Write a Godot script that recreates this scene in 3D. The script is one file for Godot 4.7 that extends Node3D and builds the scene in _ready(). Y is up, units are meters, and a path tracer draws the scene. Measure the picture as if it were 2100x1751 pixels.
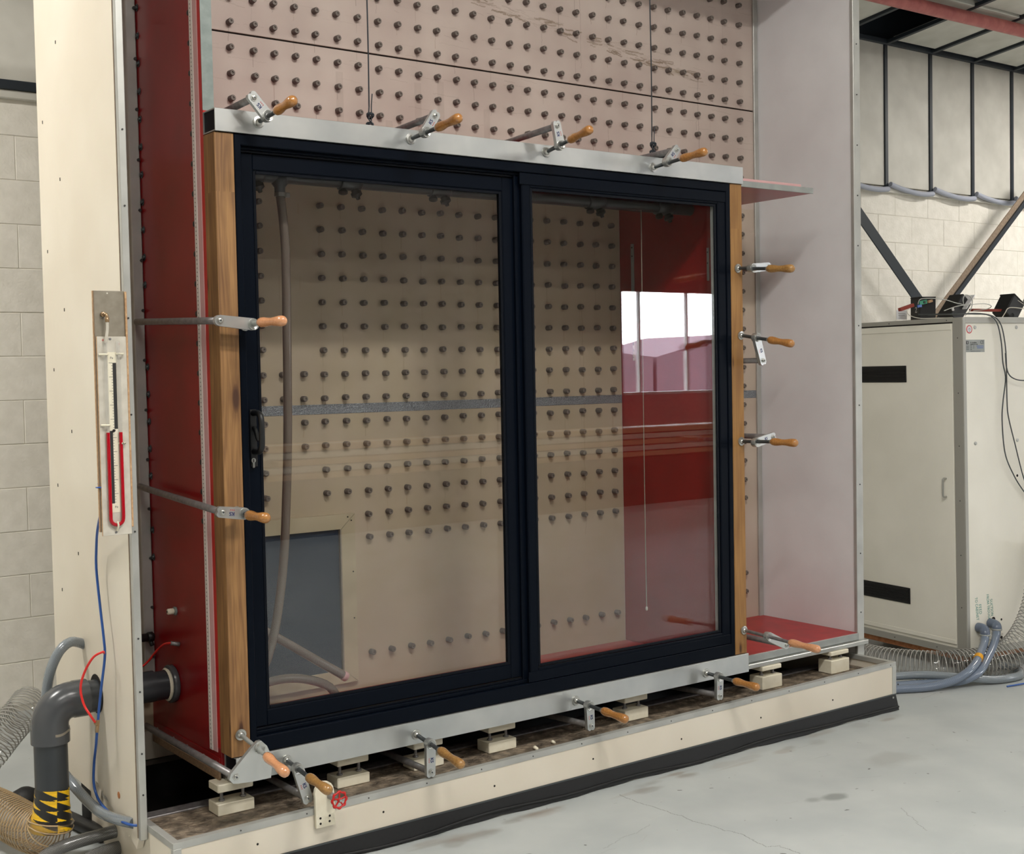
extends Node3D
# A door test rig in a workshop. Units are metres, floor at y = 0, the camera stands at x = z = 0.

class G:
	var v := PackedVector3Array()
	var n := PackedVector3Array()
	var t := PackedVector2Array()
	func tri(a: Vector3, b: Vector3, c: Vector3, na: Vector3, nb: Vector3, nc: Vector3, ta := Vector2.ZERO, tb := Vector2.ZERO, tc := Vector2.ZERO) -> void:
		if (b - a).cross(c - a).dot(na + nb + nc) > 0.0:
			v.append_array([a, c, b]); n.append_array([na, nc, nb]); t.append_array([ta, tc, tb])
		else:
			v.append_array([a, b, c]); n.append_array([na, nb, nc]); t.append_array([ta, tb, tc])
	func quad(a: Vector3, b: Vector3, c: Vector3, d: Vector3, k: Vector3, ta := Vector2.ZERO, tb := Vector2.ZERO, tc := Vector2.ZERO, td := Vector2.ZERO) -> void:
		tri(a, b, c, k, k, k, ta, tb, tc); tri(a, c, d, k, k, k, ta, tc, td)
	func box(c: Vector3, s: Vector3, bas := Basis(), bev := 0.0) -> G:
		var h := s * 0.5
		var b := minf(bev, minf(h.x, minf(h.y, h.z)) * 0.9)
		for ax in 3:
			var u := (ax + 1) % 3
			var w := (ax + 2) % 3
			for sg: float in [-1.0, 1.0]:
				var k := Vector3.ZERO; k[ax] = sg
				var ps: Array[Vector3] = []
				for q: Vector2 in [Vector2(-1, -1), Vector2(1, -1), Vector2(1, 1), Vector2(-1, 1)]:
					var p := Vector3.ZERO
					p[ax] = sg * h[ax]; p[u] = q.x * (h[u] - b); p[w] = q.y * (h[w] - b)
					ps.append(p)
				var us: Array[Vector2] = []
				for p in ps:
					var g := p + c
					us.append(Vector2(g.z, -g.y) if ax == 0 else (Vector2(g.x, g.z) if ax == 1 else Vector2(g.x, -g.y)))
				quad(c + bas * ps[0], c + bas * ps[1], c + bas * ps[2], c + bas * ps[3], bas * k, us[0], us[1], us[2], us[3])
		if b > 0.0:
			for ax in 3:
				var u := (ax + 1) % 3
				var w := (ax + 2) % 3
				for su: float in [-1.0, 1.0]:
					for sw: float in [-1.0, 1.0]:
						var a1 := Vector3.ZERO; var a2 := Vector3.ZERO; var b1 := Vector3.ZERO; var b2 := Vector3.ZERO
						a1[ax] = -(h[ax] - b); a1[u] = su * h[u]; a1[w] = sw * (h[w] - b)
						a2 = a1; a2[ax] = h[ax] - b
						b1[ax] = -(h[ax] - b); b1[u] = su * (h[u] - b); b1[w] = sw * h[w]
						b2 = b1; b2[ax] = h[ax] - b
						var k := Vector3.ZERO; k[u] = su; k[w] = sw
						quad(c + bas * a1, c + bas * a2, c + bas * b2, c + bas * b1, bas * k.normalized())
			for sx: float in [-1.0, 1.0]:
				for sy: float in [-1.0, 1.0]:
					for sz: float in [-1.0, 1.0]:
						var k := Vector3(sx, sy, sz)
						var p := c + bas * Vector3(sx * h.x, sy * (h.y - b), sz * (h.z - b))
						var q := c + bas * Vector3(sx * (h.x - b), sy * h.y, sz * (h.z - b))
						var r := c + bas * Vector3(sx * (h.x - b), sy * (h.y - b), sz * h.z)
						var kk := (bas * k).normalized()
						tri(p, q, r, kk, kk, kk)
		return self
	func bx(x0: float, y0: float, z0: float, x1: float, y1: float, z1: float, bev := 0.0) -> G:
		return box(Vector3(x0 + x1, y0 + y1, z0 + z1) * 0.5, Vector3(absf(x1 - x0), absf(y1 - y0), absf(z1 - z0)), Basis(), bev)
	func lathe(p0: Vector3, axis: Vector3, prof: Array, seg := 12, ucount := 1.0, vscale := 1.0) -> G:
		# prof: Vector2(distance along the axis, radius); two entries at one place make a sharp edge
		var k := axis.normalized()
		var s := k.cross(Vector3.UP if absf(k.y) < 0.9 else Vector3.RIGHT).normalized()
		var r := k.cross(s)
		var m := prof.size()
		for i in m - 1:
			var d: Vector2 = prof[i + 1] - prof[i]
			if d.length() < 1e-6:
				continue
			var nl := Vector2(-d.y, d.x).normalized()
			var n0 := nl; var n1 := nl
			if i > 0:
				var e: Vector2 = prof[i] - prof[i - 1]
				var ne := Vector2(-e.y, e.x).normalized()
				if e.length() > 1e-6 and ne.dot(nl) > 0.6: n0 = (nl + ne).normalized()
			if i < m - 2:
				var e: Vector2 = prof[i + 2] - prof[i + 1]
				var ne := Vector2(-e.y, e.x).normalized()
				if e.length() > 1e-6 and ne.dot(nl) > 0.6: n1 = (nl + ne).normalized()
			for j in seg:
				var a0 := TAU * j / seg; var a1 := TAU * (j + 1) / seg
				var c0 := s * cos(a0) + r * sin(a0); var c1 := s * cos(a1) + r * sin(a1)
				var pa: Vector3 = p0 + k * prof[i].x + c0 * prof[i].y
				var pb: Vector3 = p0 + k * prof[i].x + c1 * prof[i].y
				var pc: Vector3 = p0 + k * prof[i + 1].x + c1 * prof[i + 1].y
				var pd: Vector3 = p0 + k * prof[i + 1].x + c0 * prof[i + 1].y
				var u0 := ucount * j / seg; var u1 := ucount * (j + 1) / seg
				var v0: float = prof[i].x * vscale; var v1: float = prof[i + 1].x * vscale
				if prof[i].y > 1e-5:
					tri(pa, pb, pc, k * n0.x + c0 * n0.y, k * n0.x + c1 * n0.y, k * n1.x + c1 * n1.y, Vector2(u0, v0), Vector2(u1, v0), Vector2(u1, v1))
				if prof[i + 1].y > 1e-5:
					tri(pa, pc, pd, k * n0.x + c0 * n0.y, k * n1.x + c1 * n1.y, k * n1.x + c0 * n1.y, Vector2(u0, v0), Vector2(u1, v1), Vector2(u0, v1))
		return self
	func cyl(a: Vector3, b: Vector3, r: float, seg := 12, bev := 0.0) -> G:
		var l := a.distance_to(b)
		if bev > 0.0:
			return lathe(a, b - a, [Vector2(0, 0), Vector2(0, r - bev), Vector2(bev, r), Vector2(l - bev, r), Vector2(l, r - bev), Vector2(l, 0)], seg)
		return lathe(a, b - a, [Vector2(0, 0), Vector2(0, r), Vector2(0, r), Vector2(l, r), Vector2(l, r), Vector2(l, 0)], seg)
	func tube(pts: PackedVector3Array, rad: Variant, seg := 10, ucount := 1.0, vscale := 1.0) -> G:
		var m := pts.size()
		var side := Vector3.ZERO
		var prev: Array[Vector3] = []
		var prevn: Array[Vector3] = []
		var dist := 0.0
		for i in m:
			var d := (pts[mini(i + 1, m - 1)] - pts[maxi(i - 1, 0)]).normalized()
			if i == 0:
				side = d.cross(Vector3.UP if absf(d.y) < 0.9 else Vector3.RIGHT).normalized()
			else:
				side = (side - d * side.dot(d)).normalized()
			var up := d.cross(side)
			var r: float = rad[i] if rad is Array or rad is PackedFloat32Array else rad
			var ring: Array[Vector3] = []
			var nn: Array[Vector3] = []
			for j in seg + 1:
				var a := TAU * j / seg
				var k := side * cos(a) + up * sin(a)
				nn.append(k); ring.append(pts[i] + k * r)
			var step := 0.0 if i == 0 else pts[i].distance_to(pts[i - 1])
			if i > 0:
				for j in seg:
					var u0 := ucount * j / seg; var u1 := ucount * (j + 1) / seg
					var v0 := dist * vscale; var v1 := (dist + step) * vscale
					tri(prev[j], prev[j + 1], ring[j + 1], prevn[j], prevn[j + 1], nn[j + 1], Vector2(u0, v0), Vector2(u1, v0), Vector2(u1, v1))
					tri(prev[j], ring[j + 1], ring[j], prevn[j], nn[j + 1], nn[j], Vector2(u0, v0), Vector2(u1, v1), Vector2(u0, v1))
			if i == 0 or i == m - 1:
				for j in seg:
					var cap := -d if i == 0 else d
					tri(pts[i], ring[j], ring[j + 1], cap, cap, cap)
			dist += step
			prev = ring; prevn = nn
		return self
	func prism(poly: PackedVector2Array, o: Vector3, ex: Vector3, ey: Vector3, depth: Vector3) -> G:
		# poly in the plane (ex, ey) at o, pushed along depth
		var ids := Geometry2D.triangulate_polygon(poly)
		var k := depth.normalized()
		var at := func(q: Vector2) -> Vector3: return o + ex * q.x + ey * q.y
		for i in range(0, ids.size(), 3):
			var a: Vector3 = at.call(poly[ids[i]]); var b: Vector3 = at.call(poly[ids[i + 1]]); var c: Vector3 = at.call(poly[ids[i + 2]])
			tri(a, b, c, -k, -k, -k, poly[ids[i]], poly[ids[i + 1]], poly[ids[i + 2]])
			tri(a + depth, b + depth, c + depth, k, k, k, poly[ids[i]], poly[ids[i + 1]], poly[ids[i + 2]])
		var area := 0.0
		for i in poly.size():
			area += poly[i].cross(poly[(i + 1) % poly.size()])
		for i in poly.size():
			var p := poly[i]; var q := poly[(i + 1) % poly.size()]
			var e := q - p
			var n2 := Vector2(e.y, -e.x).normalized() * signf(area)
			quad(at.call(p), at.call(q), at.call(q) + depth, at.call(p) + depth, (ex * n2.x + ey * n2.y).normalized(), p, q, q, p)
		return self
	func mesh(off := Vector3.ZERO) -> ArrayMesh:
		var a := []
		a.resize(Mesh.ARRAY_MAX)
		var w := PackedVector3Array()
		w.resize(v.size())
		for i in v.size():
			w[i] = v[i] - off
		a[Mesh.ARRAY_VERTEX] = w; a[Mesh.ARRAY_NORMAL] = n; a[Mesh.ARRAY_TEX_UV] = t
		a[Mesh.ARRAY_TEX_UV2] = t
		var me := ArrayMesh.new()
		me.add_surface_from_arrays(Mesh.PRIMITIVE_TRIANGLES, a)
		return me

var M := {}
var warp := 0             # 3: the cabinet, which stands a little out of plumb
const ZF := -4.098      # face of the door frame
const ZA := -4.09       # face of the aluminium bars
const ZP := -4.193      # front edges of the rig's panels
const ZB := -4.845      # face of the back board
const ZT := -3.967      # face of the trough

func _ready() -> void:
	setup_view()
	materials()
	hall()
	rig()
	chamber()
	door()
	clamps()
	trough()
	manometer()
	left_pipes()
	cabinet()
	right_hoses()
	far_right()

# ------------------------------------------------------------------ helpers
func thing(called: String, label: String, category: String, at := Vector3.ZERO, group := "", kind := "") -> Node3D:
	var o := Node3D.new()
	o.name = called
	o.position = at
	o.set_meta("label", label)
	if category != "": o.set_meta("category", category)
	if group != "": o.set_meta("group", group)
	if kind != "": o.set_meta("kind", kind)
	add_child(o, true)
	return o

func origin_of(o: Node) -> Vector3:
	var p := Vector3.ZERO
	while o != self and o is Node3D:
		if o.has_meta("local"): return p
		p += (o as Node3D).position
		o = o.get_parent()
	return p

func part(parent: Node, called: String, g: G, m: Material, label := "") -> MeshInstance3D:
	var o := MeshInstance3D.new()
	o.name = called
	o.mesh = racked(g).mesh(origin_of(parent))
	o.mesh.surface_set_material(0, m)
	o.cast_shadow = GeometryInstance3D.SHADOW_CASTING_SETTING_ON
	if label != "": o.set_meta("label", label)
	parent.add_child(o, true)
	return o

func solo(called: String, g: G, m: Material, label: String, category: String, at := Vector3.ZERO, group := "", kind := "") -> MeshInstance3D:
	var o := MeshInstance3D.new()
	o.name = called
	o.position = at
	o.mesh = racked(g).mesh(at)
	o.mesh.surface_set_material(0, m)
	o.set_meta("label", label)
	if category != "": o.set_meta("category", category)
	if group != "": o.set_meta("group", group)
	if kind != "": o.set_meta("kind", kind)
	add_child(o, true)
	return o

func racked(g: G) -> G:
	if warp == 0: return g
	for i in g.v.size():
		var p := g.v[i]
		p.x -= .026 * (p.y - .2) / 1.73
		g.v[i] = p
	return g

func put(parent: Node, called: String, me: Mesh, m: Material, at: Vector3) -> MeshInstance3D:
	var o := MeshInstance3D.new()
	o.name = called
	o.mesh = me
	o.material_override = null
	o.set_surface_override_material(0, m)
	o.position = at
	parent.add_child(o, true)
	return o

func text(parent: Node, called: String, s: String, height: float, m: Material, at: Vector3, right: Vector3, up: Vector3, font := "Droid Sans", bold := false) -> MeshInstance3D:
	# lettering centred on at, in world space unless the thing is local
	var tm := TextMesh.new()
	tm.text = s
	var f := SystemFont.new()
	f.font_names = PackedStringArray([font])
	if bold: f.font_weight = 700
	tm.font = f
	tm.font_size = 32
	tm.pixel_size = height / 23.0
	tm.depth = 0.0006
	tm.material = m
	var o := MeshInstance3D.new()
	o.name = called
	o.mesh = tm
	o.transform = Transform3D(Basis(right.normalized(), up.normalized(), right.cross(up).normalized()), at - origin_of(parent))
	parent.add_child(o, true)
	return o

func curve(raw: Array, n := 40) -> PackedVector3Array:
	var c := Curve3D.new()
	c.bake_interval = 0.01
	for i in raw.size():
		var a: Vector3 = raw[maxi(i - 1, 0)]
		var b: Vector3 = raw[mini(i + 1, raw.size() - 1)]
		var d := (b - a) / 6.0
		c.add_point(raw[i], -d, d)
	var out := PackedVector3Array()
	var l := c.get_baked_length()
	for i in n + 1:
		out.append(c.sample_baked(l * i / n, true))
	return out

func col(r: int, g: int, b: int) -> Color:
	return Color(r / 255.0, g / 255.0, b / 255.0)

func flat(c: Color, rough := 0.6, metal := 0.0, spec := 0.5) -> StandardMaterial3D:
	var m := StandardMaterial3D.new()
	m.albedo_color = c
	m.roughness = rough
	m.metallic = metal
	m.metallic_specular = spec
	return m

func noise_tex(a: Color, b: Color, freq: float, sd: int, octaves := 4, size := 512, mid := 0.5) -> NoiseTexture2D:
	var f := FastNoiseLite.new()
	f.seed = sd
	f.noise_type = FastNoiseLite.TYPE_SIMPLEX_SMOOTH
	f.frequency = freq
	f.fractal_octaves = octaves
	var gr := Gradient.new()
	gr.set_color(0, a); gr.set_color(1, b)
	gr.set_offset(0, clampf(mid - 0.35, 0, 1)); gr.set_offset(1, clampf(mid + 0.35, 0, 1))
	var tx := NoiseTexture2D.new()
	tx.width = size; tx.height = size
	tx.seamless = true
	tx.noise = f
	tx.color_ramp = gr
	tx.generate_mipmaps = false
	return tx

func mottled(a: Color, b: Color, freq: float, per_m: float, rough := 0.6, sd := 1, metal := 0.0, bump := 0.0, bfreq := 0.05, bper := 3.0) -> StandardMaterial3D:
	var m := flat(Color.WHITE, rough, metal)
	m.albedo_texture = noise_tex(a, b, freq, sd)
	m.uv1_triplanar = true
	m.uv1_world_triplanar = true
	m.uv1_scale = Vector3.ONE * per_m
	if bump > 0.0:
		m.heightmap_enabled = true
		m.heightmap_scale = bump
		m.heightmap_texture = noise_tex(Color.BLACK, Color.WHITE, bfreq, sd + 7, 3)
	return m

func blend_px(im: Image, x: int, y: int, c: Color, a: float) -> void:
	if x < 0 or y < 0 or x >= im.get_width() or y >= im.get_height(): return
	var o := im.get_pixel(x, y)
	var na := a + o.a * (1.0 - a)
	if na <= 0.0: return
	var q := (c * a + o * (o.a * (1.0 - a))) / na
	q.a = na
	im.set_pixel(x, y, q)

func stroke(im: Image, p: Vector2, q: Vector2, w: float, c: Color, a: float, rng: RandomNumberGenerator, jitter := 0.0) -> void:
	var l := p.distance_to(q)
	var steps := maxi(1, int(l))
	var off := 0.0
	for i in steps + 1:
		var o := p.lerp(q, float(i) / steps)
		off = clampf(off + rng.randf_range(-1, 1) * jitter, -jitter * 6, jitter * 6)
		o += Vector2(-(q - p).y, (q - p).x).normalized() * off
		var r := int(ceil(w))
		for dx in range(-r, r + 1):
			for dy in range(-r, r + 1):
				if dx * dx + dy * dy <= w * w:
					blend_px(im, int(o.x) + dx, int(o.y) + dy, c, a)

func blot(im: Image, c: Vector2, rx: float, ry: float, k: Color, a: float, f: FastNoiseLite) -> void:
	for x in range(int(c.x - rx * 1.3), int(c.x + rx * 1.3)):
		for y in range(int(c.y - ry * 1.3), int(c.y + ry * 1.3)):
			var d := Vector2((x - c.x) / rx, (y - c.y) / ry).length()
			var e := clampf((1.0 - d + f.get_noise_2d(x, y) * 0.7) * 1.6, 0.0, 1.0)
			if e > 0.0: blend_px(im, x, y, k, a * e)

# ------------------------------------------------------------------ camera, sky, lamps
func setup_view() -> void:
	var cam := Camera3D.new()
	cam.name = "camera"
	cam.fov = 36.73
	cam.near = 0.05
	cam.far = 200.0
	cam.position = Vector3(0, 1.69, 0)
	cam.rotation_degrees = Vector3(-2.3516, -36.2058, -1.1021)
	cam.current = true
	add_child(cam)
	var e := Environment.new()
	e.background_mode = Environment.BG_SKY
	var sk := ProceduralSkyMaterial.new()
	sk.sky_top_color = col(214, 224, 236)
	sk.sky_horizon_color = col(238, 241, 244)
	sk.ground_bottom_color = col(120, 120, 118)
	sk.ground_horizon_color = col(190, 192, 194)
	sk.sky_energy_multiplier = 4.2
	sk.ground_energy_multiplier = 2.0
	sk.use_debanding = false
	e.sky = Sky.new()
	e.sky.sky_material = sk
	e.tonemap_mode = Environment.TONE_MAPPER_LINEAR
	e.tonemap_exposure = 1.0
	e.sdfgi_enabled = true
	e.ssao_enabled = true
	e.ssil_enabled = true
	var we := WorldEnvironment.new()
	we.name = "environment"
	we.environment = e
	add_child(we)
	# unseen high-bay lamps, placed and weighted to brighten the wall, rig and cabinet
	var body := flat(col(205, 206, 208), 0.45, 0.2)
	var glow := flat(Color.WHITE, 0.5)
	glow.emission_enabled = true
	glow.emission = col(255, 246, 230)
	glow.emission_energy_multiplier = 9.0
	var lamps := [[-0.3, -5.1, "added left of the rig to brighten the block wall", 1.3], [2.5, -1.2, "nearest over the front of the rig", 1.9], [9.4, -2.9, "over the floor right of the rig", .5], [11.2, -4.8, "far right near the block wall", 1.3], [0.4, -0.7, "left of the camera"], [3.4, 2.4, "second in the middle row", .7], [8.0, 2.4, "third in the middle row", .6], [12.5, 2.0, "right end of the middle row"], [1.0, 6.4, "left of the window wall row"], [6.0, 6.4, "middle of the window wall row"], [11.0, 6.4, "right of the window wall row"]]
	for q: Array in lamps:
		var x: float = q[0]; var z: float = q[1]
		var y := 4.15 + 0.12 * (z + 6.8)
		var t := thing("ceiling_lamp", "unseen white workshop lamp under the roof, " + q[2], "lamp", Vector3(x, y, z), "workshop lamps")
		part(t, "housing", G.new().bx(x - .62, y, z - .17, x + .62, y + .09, z + .17, .012), body)
		part(t, "diffuser", G.new().bx(x - .58, y - .012, z - .13, x + .58, y - .001, z + .13, .003), glow)
		for s: float in [-.5, .5]:
			part(t, "hanger", G.new().cyl(Vector3(x + s, y + .09, z), Vector3(x + s, 4.35 + 0.12 * (z + 6.8), z), .006, 6), body)
		var l := AreaLight3D.new()
		l.name = "lamp_light"
		l.area_size = Vector2(1.16, .26)
		l.light_color = col(255, 252, 246)
		l.light_energy = LAMP * (q[3] if q.size() > 3 else 1.0)
		l.area_range = 40.0
		l.shadow_enabled = true
		l.position = Vector3(x, y - .03, z)
		l.rotation_degrees = Vector3(-90, 0, 0)
		add_child(l, true)

const LAMP := 7.8

# ------------------------------------------------------------------ materials
func wood_image(sd: int, light: Color, dark: Color, knots: Array, w := 160, h := 1280) -> Image:
	# grain runs along the height; knots: Vector3(u, v, radius) in pixels
	var f := FastNoiseLite.new(); f.seed = sd; f.frequency = 0.012; f.fractal_octaves = 3
	var g := FastNoiseLite.new(); g.seed = sd + 3; g.frequency = 0.05; g.fractal_octaves = 2
	var im := Image.create(w, h, false, Image.FORMAT_RGB8)
	for y in h:
		for x in w:
			var fx := float(x)
			var knot := 0.0
			for k: Vector3 in knots:
				var dx := x - k.x; var dy := (y - k.y) * 0.55
				var d := sqrt(dx * dx + dy * dy)
				fx += signf(dx) * k.z * 1.6 * exp(-d / (k.z * 2.2))
				knot = maxf(knot, clampf(1.5 - d / k.z, 0.0, 1.0) + 0.25 * clampf(2.6 - d / k.z, 0.0, 1.0))
			var ring := 0.5 + 0.5 * sin(fx * 0.26 + 13.0 * f.get_noise_2d(fx * 0.9, y * 0.10))
			var fine := g.get_noise_2d(fx * 6.0, y * 0.25)
			var broad := f.get_noise_2d(fx * 0.8 + 500.0, y * 0.35)
			var s := clampf(0.30 * ring + 0.28 * fine + 0.45 * broad + 0.22, 0.0, 1.0)
			var c := light.lerp(dark, s)
			if knot > 0.0: c = c.lerp(Color(0.23, 0.12, 0.06), minf(knot, 1.0) * 0.85)
			im.set_pixel(x, y, c)
	return im

func tex_mat(im: Image, rough := 0.6, metal := 0.0) -> StandardMaterial3D:
	var m := flat(Color.WHITE, rough, metal)
	m.albedo_texture = ImageTexture.create_from_image(im)
	return m

func braid(a: Color, b: Color) -> StandardMaterial3D:
	var im := Image.create(32, 32, false, Image.FORMAT_RGB8)
	for y in 32:
		for x in 32:
			var d1: int = (x + y) % 16
			var d2: int = (x - y + 32) % 16
			im.set_pixel(x, y, b if d1 < 4 or d2 < 4 else a)
	var m := tex_mat(im, 0.22)
	m.clearcoat_enabled = true
	m.clearcoat = 0.6
	m.clearcoat_roughness = 0.12
	return m

func materials() -> void:
	M.cream = mottled(col(214, 204, 187), col(224, 216, 201), 0.006, 0.35, 0.45, 11)
	M.white = mottled(col(218, 217, 219), col(228, 228, 230), 0.008, 0.4, 0.42, 12)
	M.rim = mottled(col(172, 172, 168), col(190, 190, 185), 0.01, 0.8, 0.42, 13, 0.45)
	M.alu = mottled(col(184, 187, 187), col(202, 203, 201), 0.008, 0.8, 0.32, 14, 0.8)
	M.dull_steel = mottled(col(124, 122, 124), col(158, 155, 155), 0.03, 2.0, 0.42, 15, 0.7)
	M.steel = flat(col(190, 190, 186), 0.3, 0.9)
	M.dark_steel = flat(col(86, 90, 92), 0.42, 0.75)
	M.galv = mottled(col(150, 154, 151), col(162, 165, 162), 0.02, 1.0, 0.5, 16, 0.35)
	M.red = mottled(col(134, 6, 14), col(150, 9, 18), 0.01, 0.6, 0.28, 17)
	M.red_edge = flat(col(190, 26, 24), 0.3)
	M.red_floor = mottled(col(150, 18, 24), col(172, 26, 32), 0.02, 0.8, 0.35, 18)
	M.pink = flat(col(214, 168, 168), 0.45)
	M.navy = flat(col(6, 12, 22), 0.4, 0.0, 0.2)
	M.navy_dark = flat(col(8, 12, 20), 0.4, 0.0, 0.25)
	M.black = flat(col(14, 15, 17), 0.45)
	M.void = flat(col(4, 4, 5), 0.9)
	M.rubber = mottled(col(12, 12, 14), col(20, 20, 22), 0.04, 2.0, 0.6, 19)
	M.peg = mottled(col(86, 78, 74), col(112, 103, 97), 0.05, 8.0, 0.55, 20)
	M.peg_end = mottled(col(104, 96, 90), col(132, 122, 113), 0.05, 8.0, 0.5, 21)
	M.hatch = mottled(col(176, 164, 136), col(188, 176, 148), 0.01, 0.8, 0.5, 52)
	M.nylon = mottled(col(226, 218, 196), col(234, 228, 208), 0.02, 2.0, 0.5, 22)
	M.brass = flat(col(168, 140, 108), 0.32, 0.8)
	M.pvc = flat(col(72, 74, 77), 0.24)
	M.pvc_dark = flat(col(50, 54, 58), 0.3)
	M.blue = flat(col(38, 84, 160), 0.3)
	M.redtube = flat(col(224, 40, 36), 0.28)
	M.ink_blue = flat(col(28, 40, 92), 0.6)
	M.ink_red = flat(col(190, 40, 40), 0.6)
	M.ink = flat(col(40, 40, 42), 0.7)
	M.ink_green = flat(col(0, 128, 116), 0.7)
	M.white_ink = flat(col(200, 200, 198), 0.7)
	M.screw = flat(col(70, 70, 70), 0.4, 0.6)
	M.hole = flat(col(22, 16, 12), 0.9)
	M.tape = mottled(col(116, 126, 123), col(132, 141, 137), 0.02, 2.0, 0.45, 23, 0.1, 0.03, 0.02, 3.0)
	M.silver_tape = mottled(col(120, 126, 132), col(172, 176, 180), 0.06, 5.0, 0.28, 24, 0.55, 0.25, 0.05, 8.0)
	M.handle_a = mottled(col(150, 97, 44), col(184, 130, 70), 0.02, 9.0, 0.3, 25)
	M.handle_b = mottled(col(196, 136, 96), col(214, 156, 114), 0.02, 9.0, 0.25, 26)
	M.handle_c = mottled(col(140, 98, 48), col(176, 134, 76), 0.02, 9.0, 0.4, 27)
	for k: String in ["handle_a", "handle_b", "handle_c"]:
		M[k].clearcoat_enabled = true; M[k].clearcoat = 0.6; M[k].clearcoat_roughness = 0.15
	M.grey_hose = braid(col(150, 158, 164), col(92, 100, 108))
	M.dark_hose = braid(col(132, 132, 130), col(58, 58, 58))
	M.blue_hose = braid(col(128, 140, 158), col(84, 96, 116))
	M.thin_hose = braid(col(126, 114, 104), col(82, 72, 66))
	M.clear_wall = flat(Color(0.62, 0.52, 0.38, 0.26), 0.08)
	M.clear_wall.transparency = BaseMaterial3D.TRANSPARENCY_ALPHA
	M.clear_cold = flat(Color(0.45, 0.44, 0.42, 0.10), 0.08)
	M.clear_cold.transparency = BaseMaterial3D.TRANSPARENCY_ALPHA
	M.wire_warm = flat(col(176, 150, 112), 0.3)
	M.wire_cold = flat(col(168, 166, 160), 0.25)
	M.glass = flat(Color(0.10, 0.11, 0.06, 0.03), 0.0, 0.0, 0.41)
	M.glass.transparency = BaseMaterial3D.TRANSPARENCY_ALPHA
	M.tube_glass = flat(Color(0.8, 0.8, 0.78, 0.12), 0.03)
	M.tube_glass.transparency = BaseMaterial3D.TRANSPARENCY_ALPHA
	M.dark_glass = flat(col(36, 50, 68), 0.2)
	M.gasket = flat(col(6, 8, 12), 0.5)
	M.ply = mottled(col(176, 136, 98), col(206, 170, 130), 0.03, 4.0, 0.6, 28)
	M.ply_dark = mottled(col(120, 96, 72), col(150, 122, 94), 0.03, 4.0, 0.6, 29)
	M.grey_board = mottled(col(132, 124, 110), col(148, 140, 126), 0.02, 2.0, 0.45, 30)
	M.plate = mottled(col(196, 190, 178), col(210, 204, 192), 0.02, 2.0, 0.28, 31)
	M.sludge = mottled(col(78, 69, 59), col(146, 131, 113), 0.02, 1.3, 0.55, 32, 0.0, 0.5, 0.06, 5.0)
	M.sump_dark = mottled(col(12, 11, 11), col(30, 26, 25), 0.02, 0.7, 0.3, 33)  # near-black of the wet sump, shared by the trough back board
	M.roof = mottled(col(196, 194, 184), col(214, 212, 203), 0.01, 0.5, 0.6, 34)
	M.cladding = mottled(col(196, 193, 184), col(212, 209, 200), 0.008, 0.6, 0.55, 35)
	M.strip = flat(col(34, 42, 50), 0.5)
	M.brown_face = mottled(col(124, 106, 88), col(146, 128, 108), 0.03, 2.0, 0.6, 36)
	M.pipe_red = mottled(col(172, 92, 90), col(196, 116, 110), 0.02, 1.0, 0.5, 37)
	M.mortar = flat(col(214, 208, 196), 0.8)
	M.foam = flat(col(168, 172, 186), 0.7)
	for i in 3:
		M["block_%d" % i] = mottled([col(230, 225, 214), col(232, 227, 216), col(228, 223, 212)][i], [col(240, 235, 225), col(242, 237, 227), col(238, 233, 223)][i], 0.02, 0.9, 0.6, 40 + i, 0.0, 0.09, 0.09, 4.0)
	M.cab = mottled(col(230, 226, 213), col(240, 236, 224), 0.006, 0.5, 0.4, 50)
	M.cab_rim = flat(col(170, 168, 160), 0.45, 0.35)
	M.base_wood = mottled(col(150, 92, 52), col(182, 122, 78), 0.03, 2.0, 0.7, 51)
	# timber posts
	M.wood_left = tex_mat(wood_image(5, Color(0.62, 0.46, 0.28), Color(0.40, 0.27, 0.155), [Vector3(96, 250, 7), Vector3(74, 385, 11), Vector3(120, 690, 10), Vector3(104, 880, 7), Vector3(132, 170, 5), Vector3(84, 1130, 10), Vector3(60, 1010, 6)]), 0.55)
	M.wood_left.uv1_scale = Vector3(6.25, 0.43, 1)
	M.wood_right = tex_mat(wood_image(9, Color(0.63, 0.46, 0.255), Color(0.48, 0.33, 0.165), [Vector3(80, 330, 5), Vector3(60, 800, 6), Vector3(110, 1050, 5)]), 0.55)
	M.wood_right.uv1_scale = Vector3(6.25, 0.43, 1)
	floor_material()
	back_material()

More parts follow.
